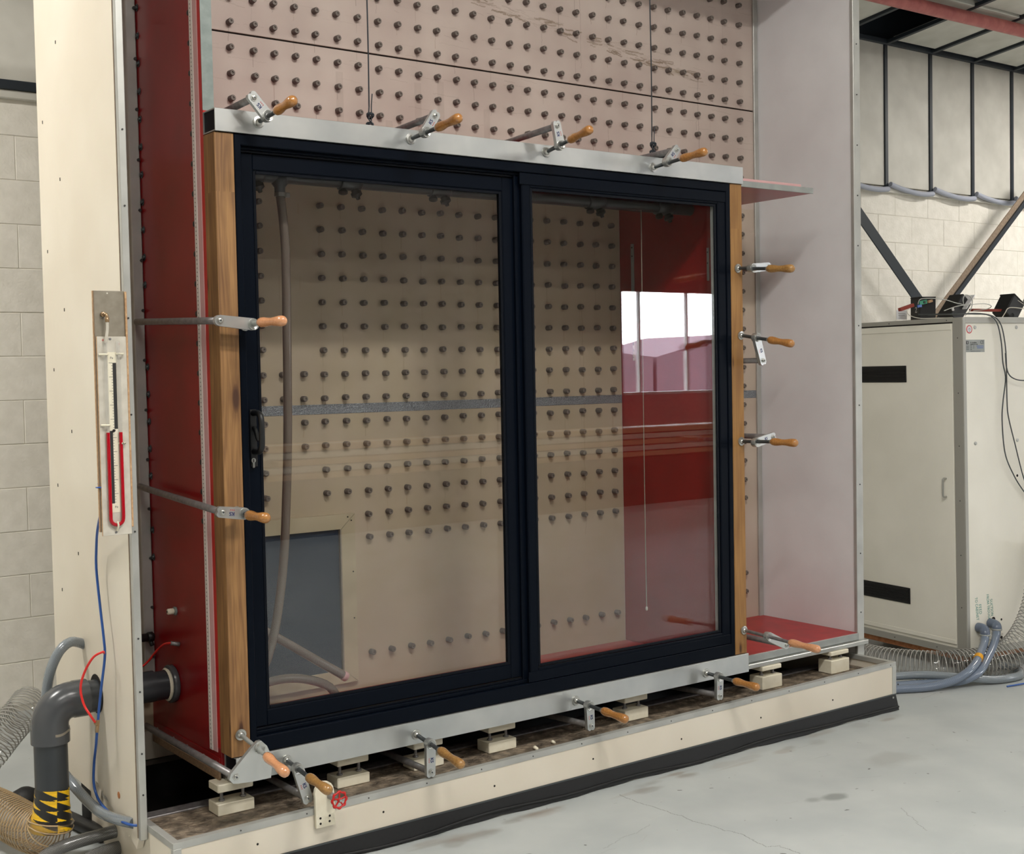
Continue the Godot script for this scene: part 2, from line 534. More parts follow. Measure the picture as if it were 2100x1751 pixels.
func floor_material() -> void:
	var m := mottled(col(174, 179, 179), col(186, 190, 189), 0.012, 0.35, 0.42, 60)
	m.roughness = 0.45
	# wear, cracks and specks drawn once over the floor before the rig (1 m = 300 px from x 1.0, z -4.4)
	var w := 1800; var h := 1080
	var im := Image.create(w, h, false, Image.FORMAT_RGBA8)
	im.fill(Color(0.6, 0.6, 0.58, 0.0))
	var rng := RandomNumberGenerator.new(); rng.seed = 4
	var f := FastNoiseLite.new(); f.seed = 8; f.frequency = 0.012; f.fractal_octaves = 4
	var p := func(x: float, z: float) -> Vector2: return Vector2((x - 1.0) * 300.0, (z + 4.4) * 300.0)
	for i in 46:
		var c := Vector2(rng.randf() * w, rng.randf() * h)
		blot(im, c, rng.randf_range(20, 90), rng.randf_range(8, 40), [Color(0.80, 0.80, 0.77), Color(0.46, 0.45, 0.42), Color(0.62, 0.56, 0.48)][i % 3], rng.randf_range(0.10, 0.28), f)
	# dust and rust along the skirt of the trough
	for i in 34:
		var x := rng.randf_range(1.6, 5.3)
		blot(im, p.call(x, -3.93 + rng.randf() * 0.10), rng.randf_range(14, 50), rng.randf_range(4, 14), [Color(0.50, 0.40, 0.30), Color(0.42, 0.38, 0.33)][i % 2], rng.randf_range(0.12, 0.32), f)
	# main crack running right from under the skirt, and two finer ones
	var cr := [CRACK_A, CRACK_B, CRACK_C]
	for k in 3:
		var line: Array = cr[k]
		for i in line.size() - 1:
			stroke(im, p.call(line[i].x, line[i].y), p.call(line[i + 1].x, line[i + 1].y), [0.9, 0.6, 0.7][k], Color(0.20, 0.19, 0.18), [0.75, 0.35, 0.5][k], rng, 0.55)
	blot(im, p.call(3.961, -3.307), 22, 12, Color(0.36, 0.38, 0.36), 0.55, f)
	blot(im, p.call(3.866, -3.337), 14, 10, Color(0.36, 0.38, 0.36), 0.4, f)
	for i in 420:
		var c := Vector2(rng.randf() * w, rng.randf() * h)
		stroke(im, c, c + Vector2.from_angle(rng.randf() * TAU) * rng.randf_range(0, 5), rng.randf_range(0.4, 1.3), Color(0.13, 0.11, 0.10), rng.randf_range(0.3, 0.85), rng)
	for i in 120:
		var c := Vector2(rng.randf() * w, rng.randf() * h)
		stroke(im, c, c + Vector2.from_angle(rng.randf_range(-0.5, 0.5)) * rng.randf_range(10, 60), 0.6, [Color(0.34, 0.33, 0.31), Color(0.88, 0.88, 0.86)][i % 2], rng.randf_range(0.12, 0.35), rng, 0.4)
	m.detail_enabled = true
	m.detail_blend_mode = BaseMaterial3D.BLEND_MODE_MIX
	m.detail_uv_layer = BaseMaterial3D.DETAIL_UV_2
	m.detail_albedo = ImageTexture.create_from_image(im)
	M.concrete = m

const CRACK_A := [Vector2(3.330, -3.866), Vector2(3.324, -3.814), Vector2(3.325, -3.728), Vector2(3.339, -3.625), Vector2(3.350, -3.535), Vector2(3.339, -3.457), Vector2(3.358, -3.399), Vector2(3.365, -3.311), Vector2(3.372, -3.281), Vector2(3.380, -3.234), Vector2(3.364, -3.183), Vector2(3.363, -3.107), Vector2(3.397, -3.079), Vector2(3.401, -3.038), Vector2(3.398, -2.991)]
const CRACK_B := [Vector2(3.190, -3.538), Vector2(3.088, -3.505), Vector2(3.005, -3.492), Vector2(2.900, -3.461)]
const CRACK_C := [Vector2(4.057, -3.061), Vector2(4.005, -2.988), Vector2(3.965, -2.927), Vector2(3.923, -2.854)]

func back_material() -> void:
	var m := mottled(col(188, 170, 161), col(204, 189, 179), 0.006, 0.5, 0.5, 70)
	var w := 1488; var h := 1380     # 400 px a metre from x 1.5, from y 3.75 down
	var im := Image.create(w, h, false, Image.FORMAT_RGBA8)
	im.fill(Color(0.6, 0.52, 0.44, 0.0))
	var rng := RandomNumberGenerator.new(); rng.seed = 21
	var f := FastNoiseLite.new(); f.seed = 31; f.frequency = 0.02; f.fractal_octaves = 4
	var p := func(x: float, y: float) -> Vector2: return Vector2((x - 1.5) * 400.0, (3.75 - y) * 400.0)
	for i in 40:
		blot(im, Vector2(rng.randf() * w, rng.randf() * h), rng.randf_range(30, 150), rng.randf_range(12, 60), [Color(0.86, 0.82, 0.76), Color(0.52, 0.44, 0.37)][i % 2], rng.randf_range(0.05, 0.14), f)
	# mastic smears above the middle seam, stepping down to the right
	for i in 150:
		var t := rng.randf()
		var x := lerpf(2.95, 4.75, t)
		var y := lerpf(3.44, 3.20, t) + rng.randf_range(-0.015, 0.03)
		stroke(im, p.call(x, y), p.call(x + rng.randf_range(0.03, 0.12), y + rng.randf_range(-0.015, 0.006)), rng.randf_range(0.5, 1.4), Color(0.50, 0.42, 0.33), rng.randf_range(0.2, 0.5), rng, 0.5)
	blot(im, p.call(4.62, 3.22), 26, 10, Color(0.60, 0.53, 0.44), 0.5, f)
	# faint cut lines of an old opening
	stroke(im, p.call(4.78, 3.2), p.call(4.78, 2.62), 0.9, Color(0.22, 0.17, 0.13), 0.6, rng, 0.5)
	stroke(im, p.call(4.0, 2.70), p.call(4.95, 2.62), 0.6, Color(0.30, 0.23, 0.18), 0.5, rng, 0.3)
	stroke(im, p.call(4.0, 3.52), p.call(4.0, 3.16), 0.5, Color(0.36, 0.29, 0.23), 0.45, rng, 0.3)
	stroke(im, p.call(3.98, 2.0), p.call(3.98, 0.9), 0.6, Color(0.34, 0.29, 0.22), 0.45, rng, 0.4)
	# vertical wiped bands
	for a: Vector3 in [Vector3(2.66, 2.98, 2.5), Vector3(3.05, 2.98, 2.62), Vector3(3.17, 3.0, 2.6), Vector3(2.90, 2.8, 2.6), Vector3(3.42, 2.9, 2.66)]:
		var q: Vector2 = p.call(a.x, a.y)
		for x in 14:
			for y in int((a.y - a.z) * 400.0):
				blend_px(im, int(q.x) + x, int(q.y) + y, Color(0.50, 0.42, 0.36), 0.16 + 0.08 * f.get_noise_2d(x * 3.0, y))
	for i in 260:
		var x := rng.randf_range(2.0, 5.2); var y := rng.randf_range(2.5, 3.75)
		stroke(im, p.call(x, y), p.call(x + rng.randf_range(0.02, 0.2), y + rng.randf_range(-0.012, 0.004)), 0.5, Color(0.45, 0.37, 0.31), rng.randf_range(0.06, 0.3), rng, 0.4)
	# rust and water runs below the nozzles
	for c in 30:
		for r in 28:
			var s := rng.randf()
			if s < 0.42:
				var o: Vector2 = p.call(peg_x(c), peg_y(r))
				stroke(im, o, o + Vector2(rng.randf_range(-1, 1), rng.randf_range(12, 38)), 0.6, Color(0.45, 0.26, 0.12) if s < 0.2 else Color(0.36, 0.30, 0.25), rng.randf_range(0.15, 0.6), rng, 0.15)
	# lower part: light yellowing, plus the panes' olive tint painted in behind the door
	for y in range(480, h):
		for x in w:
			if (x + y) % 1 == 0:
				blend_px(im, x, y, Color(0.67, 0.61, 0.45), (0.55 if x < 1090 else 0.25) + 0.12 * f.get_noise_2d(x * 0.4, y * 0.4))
	m.detail_enabled = true
	m.detail_blend_mode = BaseMaterial3D.BLEND_MODE_MIX
	m.detail_uv_layer = BaseMaterial3D.DETAIL_UV_2
	m.detail_albedo = ImageTexture.create_from_image(im)
	M.back = m

func peg_x(c: int) -> float:
	return [2.155, 2.259, 2.364, 2.457, 2.556][c] * 0.9662 if c < 5 else (2.654 + 0.10365 * (c - 5) + (0.012 if c == 30 else 0.0)) * 0.9662

func peg_y(r: int) -> float:
	return 1.69 + (1.996 + 0.2084 - 0.1042 * r) * 0.9662

# ------------------------------------------------------------------ the hall
func hall() -> void:
	var fl := thing("floor", "grey painted concrete floor with cracks, scuffs and dark specks", "", Vector3(6, 0, 0), "", "structure")
	var g := G.new().bx(-4.2, -.2, -7.1, 17.2, 0.0, 8.2)
	var sl := part(fl, "slab", g, M.concrete)
	# second UV set: metres to the drawn wear
	var arr := sl.mesh.surface_get_arrays(0)
	var u2 := PackedVector2Array()
	for q: Vector3 in arr[Mesh.ARRAY_VERTEX]:
		u2.append(Vector2((q.x + 6.0 - 1.0) / 6.0, (q.z + 4.4) / 3.6))
	arr[Mesh.ARRAY_TEX_UV2] = u2
	var me := ArrayMesh.new()
	me.add_surface_from_arrays(Mesh.PRIMITIVE_TRIANGLES, arr)
	me.surface_set_material(0, M.concrete)
	sl.mesh = me

	# rear wall: painted blockwork with lined cladding above
	var wb := thing("wall_back", "cream painted blockwork wall with grey lined cladding panels above", "", Vector3(6, 0, -6.9), "", "structure")
	part(wb, "masonry", G.new().bx(-4.2, 0, -7.1, 17.2, 3.13, -6.826), M.mortar)
	part(wb, "backing", G.new().bx(-4.2, 3.13, -7.1, 17.2, 4.9, -6.84), M.strip)
	var bm := G.new().box(Vector3.ZERO, Vector3(.4435, .2220, .05), Basis(), .003).mesh()
	var rng := RandomNumberGenerator.new(); rng.seed = 77
	for reg: Vector2 in [Vector2(0.55, 3.0), Vector2(7.9, 11.8)]:
		for r in 14:
			var x := reg.x + (0.2225 if r % 2 == 0 else 0.0)
			var yy := 1.829 - 0.2248 * (8 - r) + 0.1124
			while x < reg.y:
				put(wb, "block", bm, M["block_%d" % rng.randi_range(0, 2)], Vector3(x - 6.0, yy, -6.8475 + 6.9 + rng.randf_range(-.0015, .0015)))
				x += .445
	# left cladding above the blocks, with its dark channel
	part(wb, "cladding_sheet", G.new().bx(-4.2, 3.225, -6.84, 6.2, 4.75, -6.79), M.cladding)
	part(wb, "channel", G.new().bx(-4.2, 3.178, -6.84, 6.2, 3.225, -6.775, .003), M.strip)
	part(wb, "ledge", G.new().bx(-4.2, 3.135, -6.84, 17.2, 3.178, -6.79, .004), M.cladding)
	# right: single panels between dark strips
	for i in 9:
		var x0 := 8.268 + 0.6015 * (i - 3)
		part(wb, "cladding_panel", G.new().bx(x0 + .018, 3.19, -6.84, x0 + .5835, 4.36, -6.805, .004), M.cladding)
		part(wb, "cover_strip", G.new().bx(x0 - .02, 3.17, -6.83, x0 + .02, 4.37, -6.792, .003), M.strip)
		var pts := curve([Vector3(x0 + .02, 3.200, -6.775), Vector3(x0 + .15, 3.172, -6.770), Vector3(x0 + .32, 3.150, -6.765), Vector3(x0 + .46, 3.145, -6.765), Vector3(x0 + .59, 3.158, -6.772)], 10)
		part(wb, "foam_roll", G.new().tube(pts, .022, 8), M.foam)
	part(wb, "eaves_strip", G.new().bx(6.2, 4.345, -6.83, 13.5, 4.385, -6.77, .003), M.strip)

	# roof lining
	var ce := thing("ceiling", "pale roof lining panels between dark strips, some panels missing", "", Vector3(6, 4.5, 0), "", "structure")
	var slope := 0.12
	var bas := Basis(Vector3.RIGHT, -atan(slope))
	var top := func(z: float) -> float: return 4.36 + slope * (z + 6.8)
	part(ce, "roof_sheet", G.new().box(Vector3(6.5, top.call(0.6) + .75, 0.6), Vector3(21.6, .1, 15.6), bas), M.void)  # near-black, so the dark of the roof void is in its colour
	part(ce, "lining", G.new().box(Vector3(1.9, top.call(0.6) + .06, 0.6), Vector3(12.4, .06, 15.6), bas), M.roof)
	part(ce, "lining", G.new().box(Vector3(14.2, top.call(1.2) + .06, 1.2), Vector3(6.3, .06, 14.4), bas), M.roof)
	part(ce, "lining", G.new().box(Vector3(9.6, top.call(2.3) + .06, 2.3), Vector3(3.1, .06, 12.1), bas), M.roof)
	for i in 10:
		var x0 := 8.268 + 0.6015 * (i - 1)
		part(ce, "strip", G.new().box(Vector3(x0, top.call(-5.3) - .002, -5.3), Vector3(.04, .03, 3.0), bas, .003), M.strip)
		for k in 3:
			var zc: float = [-6.42, -5.62, -4.6][k]
			if i == 1 and k < 2: continue
			var zl: float = [.56, .56, 1.3][k]
			part(ce, "lining_panel", G.new().box(Vector3(x0 + .3, top.call(zc) + .02, zc), Vector3(.555, .03, zl + .08), bas, .004), M.roof)
	part(ce, "purlin", G.new().box(Vector3(9.9, top.call(-6.07) + .015, -6.07), Vector3(4.6, .05, .24), bas, .004), M.roof)
	part(ce, "duct", G.new().cyl(Vector3(7.6, 4.66, -6.35), Vector3(9.0, 4.62, -6.35), .06, 12), M.rim)

	# side and front walls
	var wl := thing("wall_left", "cream painted side wall of the workshop", "", Vector3(-4.1, 0, .6), "", "structure")
	part(wl, "masonry", G.new().bx(-4.4, 0, -7.1, -4.2, 6.9, 8.4), M.block_0)
	var wr := thing("wall_right", "cream painted far side wall of the workshop", "", Vector3(17.1, 0, .6), "", "structure")
	part(wr, "masonry", G.new().bx(17.2, 0, -7.1, 17.4, 6.9, 8.4), M.block_0)
	var wf := thing("wall_front", "wall behind the camera with a wide window", "", Vector3(6, 0, 8.1), "", "structure")
	var fw := flat(col(92, 86, 84), .7)
	part(wf, "masonry", G.new().bx(-4.4, 0, 8.0, 14.23, 6.9, 8.2), fw)
	part(wf, "masonry", G.new().bx(17.0, 0, 8.0, 17.4, 6.9, 8.2), fw)
	part(wf, "masonry", G.new().bx(14.23, 3.05, 8.0, 17.0, 6.9, 8.2), fw)
	part(wf, "masonry", G.new().bx(14.23, 0, 8.0, 17.0, 1.30, 8.2), M.pipe_red)
	var wi := thing("window_1", "wide window opening with slim mullions", "", Vector3(15.6, 1.3, 8.1), "", "structure")
	part(wi, "sill", G.new().bx(14.2, 1.30, 7.95, 17.0, 1.345, 8.2, .004), M.rim)
	for x: float in [14.66, 15.77, 16.6]:
		part(wi, "mullion", G.new().bx(x - .03, 1.34, 8.05, x + .03, 3.06, 8.12, .004), M.rim)
	# sheds across the yard, seen mirrored in the door's glass
	var sh := flat(col(104, 78, 84), 0.7)
	for k in 2:
		var b := thing("shed", ["grey metal shed across the yard, nearer the left", "grey metal shed across the yard, with a low ridge"][k], "building", Vector3(22.0 + 8.0 * k, 0, 20), "", "structure")
		var poly := PackedVector2Array([Vector2(18, -.5), Vector2(25.9, -.5), Vector2(25.9, 2.12), Vector2(22.6, 2.45), Vector2(18, 2.0)]) if k == 0 else PackedVector2Array([Vector2(26.05, -.5), Vector2(36, -.5), Vector2(36, 1.6), Vector2(29.2, 2.80), Vector2(26.05, 2.12)])
		part(b, "wall", G.new().prism(poly, Vector3(0, 0, 20), Vector3.RIGHT, Vector3.UP, Vector3(0, 0, 4)), sh)
	var yd := thing("yard", "grey asphalt yard outside the window", "", Vector3(16, 0, 14), "", "structure")
	part(yd, "ground", G.new().bx(2, -.3, 8.2, 44, -.02, 30), M.rubber)
	# long stack of pale boards on the shop floor behind the camera
	var st := thing("timber_stack", "long low stack of pale timber boards on an added brown pack behind the camera", "timber", Vector3(8.5, 0, 4))
	for k in 5:
		for j in 3:
			part(st, "board", G.new().bx(5.4 + .13 * ((k * 7 + j * 3) % 5), .62 + .075 * k, 3.9 + .2 * j, 12.6 + .1 * ((k * 5 + j) % 4), .68 + .075 * k, 4.09 + .2 * j, .004), M.plate if (k + j) % 2 else M.ply)
	part(st, "added_dark_pack", G.new().bx(5.5, .0, 3.92, 12.5, .615, 4.48, .01), flat(col(64, 44, 40), .8))  # added pack, hides the bright floor from the glass reflection

# ------------------------------------------------------------------ the rig: boards, partition, box
func rig() -> void:
	# back board with its nozzles
	var bb := thing("back_board", "pale back board of the rig studded with rows of grey nozzles", "board", Vector3(3.36, .30, ZB - .03))
	var u := G.new()
	u.quad(Vector3(1.515, .33, ZB), Vector3(5.197, .33, ZB), Vector3(5.197, 3.072, ZB), Vector3(1.515, 3.072, ZB), Vector3.BACK)
	u.bx(1.515, .33, ZB - .05, 5.197, 3.072, ZB - .001)
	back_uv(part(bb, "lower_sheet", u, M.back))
	u = G.new()
	u.quad(Vector3(1.515, 3.080, ZB), Vector3(5.197, 3.080, ZB), Vector3(5.197, 3.74, ZB), Vector3(1.515, 3.74, ZB), Vector3.BACK)
	u.bx(1.515, 3.080, ZB - .05, 5.197, 3.74, ZB - .001)
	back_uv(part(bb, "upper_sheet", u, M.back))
	part(bb, "rear_skirt", G.new().bx(1.515, .215, ZB - .05, 5.197, .329, ZB - .01, .002), M.cream)
	part(bb, "seam_backing", G.new().bx(1.515, 3.06, ZB - .06, 5.197, 3.09, ZB - .012), M.hole)
	part(bb, "seam_tape", G.new().bx(1.83, 1.537, ZB, 5.19, 1.578, ZB + .0015), M.silver_tape, "silver tape over the middle seam")
	part(bb, "corner_trim", G.new().bx(5.190, .345, ZB, 5.222, 3.74, ZB + .012, .002), M.rim)
	var prof := [Vector2(0, .0128), Vector2(.026, .0122), Vector2(.0285, .0100)]
	var pm := G.new().lathe(Vector3.ZERO, Vector3.BACK, prof, 12).mesh()
	var em := G.new().lathe(Vector3(0, 0, .0285), Vector3.BACK, [Vector2(0, .0101), Vector2(.0004, .0101), Vector2(.0004, .0050), Vector2(-.004, .0045), Vector2(-.004, 0)], 10).mesh()
	var both := ArrayMesh.new()
	both.add_surface_from_arrays(Mesh.PRIMITIVE_TRIANGLES, pm.surface_get_arrays(0))
	both.surface_set_material(0, M.peg)
	both.add_surface_from_arrays(Mesh.PRIMITIVE_TRIANGLES, em.surface_get_arrays(0))
	both.surface_set_material(1, M.peg_end)
	var spots: Array[Vector3] = []
	for c in 31:
		for r in range(-2, 35):
			var x := peg_x(c); var y := peg_y(r)
			if y < .4 or y > 3.7 or x < 1.84: continue
			if r == 11 or r == 12:
				if x > 1.9 and x < 4.25: continue     # hidden behind the head of the door
			elif r > 12:          # behind the door and to its right
				if x > 4.2 and c < 30: continue
				if r >= 29 and r <= 31 or r > 33: continue
				if c < 30:
					if r == 32 or c < 2: continue
					if c == 2 and r > 26: continue
					if c == 3 and r != 21 and r != 22: continue
					if c == 4 and (r < 21 or r > 24): continue
					if r >= 27 and c < 7: continue
			spots.append(Vector3(x, y, ZB))
	spots.sort_custom(func(a: Vector3, b: Vector3) -> bool: return a.x < b.x if absf(a.x - b.x) > .01 else a.y < b.y)
	var rng := RandomNumberGenerator.new(); rng.seed = 5
	var off := origin_of(bb)
	var rest: Array[Transform3D] = []
	for i in spots.size():
		var b := Basis(Vector3(rng.randf_range(-1, 1), rng.randf_range(-1, 1), 0).normalized(), rng.randf() * .05)
		var tr := Transform3D(b, spots[i] - off + Vector3(rng.randf_range(-.002, .002), rng.randf_range(-.002, .002), -.001))
		if i < 300:
			var o := MeshInstance3D.new()
			o.name = "nozzle"; o.mesh = both; o.transform = tr
			bb.add_child(o, true)
		else:
			rest.append(tr)
	if rest.size():
		var mm := MultiMesh.new()
		mm.transform_format = MultiMesh.TRANSFORM_3D
		mm.mesh = both
		mm.instance_count = rest.size()
		for i in rest.size(): mm.set_instance_transform(i, rest[i])
		var mi := MultiMeshInstance3D.new()
		mi.name = "far_nozzles"; mi.multimesh = mm
		mi.set_meta("kind", "stuff")
		bb.add_child(mi, true)
	# access hatch low on the left of the back board, glazed and framed
	var ha := thing("access_hatch", "framed hatch with a dark blue pane low in the back board, seen through the glass", "hatch", Vector3(2.3, .40, ZB))
	var z0 := ZB + .001
	part(ha, "pane", G.new().bx(1.96, .44, z0, 2.622, 1.046, z0 + .004), M.dark_glass)
	part(ha, "frame_top", G.new().prism(PackedVector2Array([Vector2(1.93, 1.046), Vector2(2.622, 1.046), Vector2(2.690, 1.109), Vector2(1.93, 1.109)]), Vector3(0, 0, z0), Vector3.RIGHT, Vector3.UP, Vector3(0, 0, .018)), M.hatch)
	part(ha, "frame_side", G.new().prism(PackedVector2Array([Vector2(2.6235, .44), Vector2(2.6235, 1.0445), Vector2(2.690, 1.107), Vector2(2.690, .385)]), Vector3(0, 0, z0), Vector3.RIGHT, Vector3.UP, Vector3(0, 0, .018)), M.hatch)
	part(ha, "frame_bottom", G.new().prism(PackedVector2Array([Vector2(1.93, .385), Vector2(2.688, .385), Vector2(2.622, .44), Vector2(1.93, .44)]), Vector3(0, 0, z0), Vector3.RIGHT, Vector3.UP, Vector3(0, 0, .018)), M.hatch)
	part(ha, "reveal", G.new().bx(2.617, .44, z0 + .004, 2.6232, 1.046, z0 + .019), M.grey_board)
	for q: Vector2 in [Vector2(2.672, 1.080), Vector2(2.655, 1.096), Vector2(2.676, .86), Vector2(2.676, .66)]:
		part(ha, "screw", G.new().cyl(Vector3(q.x, q.y, z0 + .018), Vector3(q.x, q.y, z0 + .0205), .003, 8), M.hole)

	# outer side panels
	var lp := thing("side_panel", "tall cream side panel at the left with a grey metal front edge", "panel", Vector3(1.50, .16, -4.64))
	var edge := PackedVector2Array([Vector2(-5.085, .20), Vector2(-4.70, .185), Vector2(-4.66, .16)])
	var x := -4.66
	while x < -4.25:
		x += rng.randf_range(.008, .02)
		edge.append(Vector2(minf(x, -4.24), .245 + .14 * (x + 4.66) / -.42 + rng.randf_range(-.006, .006)))
	edge.append_array([Vector2(-4.216, .145), Vector2(-4.216, 3.75), Vector2(-5.085, 3.75)])
	part(lp, "sheet", G.new().prism(edge, Vector3(1.492, 0, 0), Vector3.BACK, Vector3.UP, Vector3(.022, 0, 0)), M.cream)
	part(lp, "edge_trim", G.new().bx(1.4905, .145, -4.216, 1.5155, 3.75, -4.193, .002), M.rim)
	part(lp, "edge_bead", G.new().bx(1.4885, .15, -4.219, 1.4918, 3.75, -4.214), M.brown_face)
	for q: Vector2 in [Vector2(2.52, 0), Vector2(2.27, 0), Vector2(1.90, 0), Vector2(1.58, 0), Vector2(1.19, 0), Vector2(.83, 0), Vector2(.65, 0), Vector2(.44, 0), Vector2(.30, 0)]:
		part(lp, "screw", G.new().cyl(Vector3(1.503, q.x, -4.193), Vector3(1.503, q.x, -4.1905), .0032, 8), M.screw)
	for q: Vector2 in [Vector2(-4.83, 2.94), Vector2(-5.02, 2.68), Vector2(-4.83, 2.44), Vector2(-5.01, 2.19), Vector2(-4.83, 1.96), Vector2(-4.98, 1.74), Vector2(-4.79, 1.51), Vector2(-4.98, 1.30), Vector2(-4.76, 1.06), Vector2(-4.97, .90)]:
		part(lp, "pin_hole", G.new().bx(1.4908, q.y - .006, q.x - .003, 1.4925, q.y + .006, q.x + .003), M.hole)
	part(lp, "plug_hole", G.new().cyl(Vector3(1.4925, .249, -4.402), Vector3(1.4905, .249, -4.402), .012, 14), M.base_wood)
	var rp := thing("side_panel", "tall white side panel closing the rig at the right", "panel", Vector3(5.21, .2, -4.52))
	part(rp, "sheet", G.new().bx(5.2235, .20, -4.90, 5.268, 3.75, -4.213, .002), M.white)
	part(rp, "edge_trim", G.new().bx(5.214, .20, -4.213, 5.266, 3.75, -4.193, .002), M.rim)
	for y: float in [3.3, 3.05, 2.8, 2.55, 2.3, 1.9, 1.5, 1.1, .75, .45]:
		part(rp, "screw", G.new().cyl(Vector3(5.240, y, -4.193), Vector3(5.240, y, -4.1905), .0035, 8), M.screw)
	var tp := solo("top_panel", G.new().bx(1.49, 3.75, -4.90, 5.27, 3.80, -4.193, .003), M.white, "white roof panel lying across the top of the rig", "panel", Vector3(3.38, 3.75, -4.54))
	tp.name = "top_panel"

	# left red partition
	var pa := thing("partition", "tall red partition left of the door with a perforated strip down its front", "partition", Vector3(1.80, .29, -4.52))
	part(pa, "board", G.new().bx(1.787, .318, ZB + .001, 1.815, 3.74, ZP - .002, .001), M.red)
	part(pa, "front_edge", G.new().bx(1.7855, .40, ZP - .03, 1.8155, 3.74, ZP, .002), M.red_edge)
	part(pa, "taped_edge", G.new().bx(1.7845, 2.612, ZP - .001, 1.8255, 3.74, ZP + .0015), M.tape, "grey tape over the front edge")
	part(pa, "bottom_batten", G.new().bx(1.779, .290, ZB + .01, 1.787, .318, ZP - .01, .001), M.ply_dark)
	part(pa, "kick_strip", G.new().bx(1.7835, .318, ZB + .01, 1.787, .37, ZP - .01, .0008), M.red)
	part(pa, "angle_strip", G.new().bx(1.7835, .385, -4.258, 1.787, 3.74, -4.222, .0008), M.pink)
	part(pa, "perforated_strip", G.new().bx(1.7815, .385, -4.285, 1.787, 3.74, -4.2585, .0008), perforated())
	for z: float in [-4.792, -4.628, -4.496, -4.343, -4.235]:
		part(pa, "screw", G.new().lathe(Vector3(1.7835, .343, z), Vector3.LEFT, [Vector2(0, .010), Vector2(.003, .009), Vector2(.004, .005), Vector2(.0025, .003), Vector2(.0025, 0)], 10), M.steel)
	var k := 0
	var y := 3.62
	while y > 1.0:
		if absf(y - 1.9) > .08 and absf(y - 1.26) > .04:
			part(pa, "washer_bolt", G.new().lathe(Vector3(1.787, y, -4.787), Vector3.LEFT, [Vector2(0, .014), Vector2(.002, .014), Vector2(.002, .008), Vector2(.008, .0075), Vector2(.009, .005), Vector2(.009, 0)], 12), M.dark_steel)
		if k % 1 == 0 and y > 1.2:
			part(pa, "side_bolt", G.new().lathe(Vector3(1.787, y - .03, -4.295), Vector3.LEFT, [Vector2(0, .010), Vector2(.004, .010), Vector2(.006, .006), Vector2(.006, 0)], 8), M.screw)
		y -= .1042; k += 1
	var an := thing("corner_angle", "dull aluminium angle with bolts down the back corner beside the red partition", "trim", Vector3(1.765, .5, -4.82))
	part(an, "leg", G.new().bx(1.744, .50, ZB + .001, 1.7855, 3.74, ZB + .045, .004), M.rim)
	for i in 14:
		part(an, "bolt", G.new().cyl(Vector3(1.778, 3.1 - .19 * i, -4.80), Vector3(1.778, 3.1 - .19 * i, -4.794), .006, 8), M.screw)
	part(an, "foot", G.new().bx(1.744, .45, ZB + .001, 1.770, .50, ZB + .03, .003), M.dull_steel)

	# floor deck of the box with its steel lip
	var fd := thing("floor_deck", "red floor panel of the test box with a grey front edge and steel lip", "panel", Vector3(3.5, .29, -4.52))
	part(fd, "board", G.new().bx(1.816, .312, ZB + .002, 5.220, .348, ZP - .004, .001), M.red_floor)
	part(fd, "front_edge", G.new().bx(1.80, .3125, ZP - .004, 5.2205, .3475, ZP + .004, .002), M.galv)
	part(fd, "steel_lip", G.new().bx(1.80, .291, -4.24, 5.262, .3120, -4.163, .002), M.steel)
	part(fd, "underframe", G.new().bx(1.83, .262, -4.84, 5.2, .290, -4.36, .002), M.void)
	var bt := thing("box_top", "red shelf panel above the door reaching out past it to the right", "panel", Vector3(3.4, 2.535, -4.5))
	part(bt, "board", G.new().bx(1.816, 2.537, ZB + .002, 4.900, 2.563, ZP - .004, .001), M.red)
	part(bt, "front_edge", G.new().bx(1.83, 2.536, ZP - .004, 4.906, 2.5635, ZP + .003, .001), M.galv)
	part(bt, "white_strip", G.new().bx(1.83, 2.5637, -4.23, 4.83, 2.5770, -4.20, .001), M.pink)
	var rpt := solo("partition", G.new().bx(4.227, .349, ZB + .002, 4.262, 2.5365, ZP - .002, .001), M.red, "red partition closing the box behind the door's right side", "partition", Vector3(4.24, .349, -4.52))
	var ss := thing("hanging_strip", "perforated metal strip fixed to the red inner wall, seen through the right pane", "bracket", Vector3(4.22, 1.75, -4.74))
	part(ss, "strap", G.new().bx(4.221, 2.02, -4.755, 4.2265, 2.315, -4.735, .001), M.galv)
	part(ss, "tag", G.new().bx(4.222, 1.745, -4.752, 4.2265, 2.02, -4.738, .001), M.plate)
	for yy: float in [2.297, 2.255]:
		part(ss, "hole", G.new().cyl(Vector3(4.2215, yy, -4.745), Vector3(4.2200, yy, -4.745), .004, 8), M.hole)
	for i in 8:
		part(ss, "mark", G.new().bx(4.2212, 1.76 + .03 * i, -4.751, 4.222, 1.762 + .03 * i + .008 * (i % 3), -4.741), M.ink)
	var s2 := thing("wall_bracket", "short metal strap near the front edge of the red inner wall", "bracket", Vector3(4.22, 2.1, -4.22))
	part(s2, "strap", G.new().bx(4.221, 2.10, -4.235, 4.2265, 2.25, -4.222, .001), M.galv)
	for yy: float in [2.23, 2.18]:
		part(s2, "hole", G.new().cyl(Vector3(4.2215, yy, -4.228), Vector3(4.2200, yy, -4.228), .003, 8), M.hole)

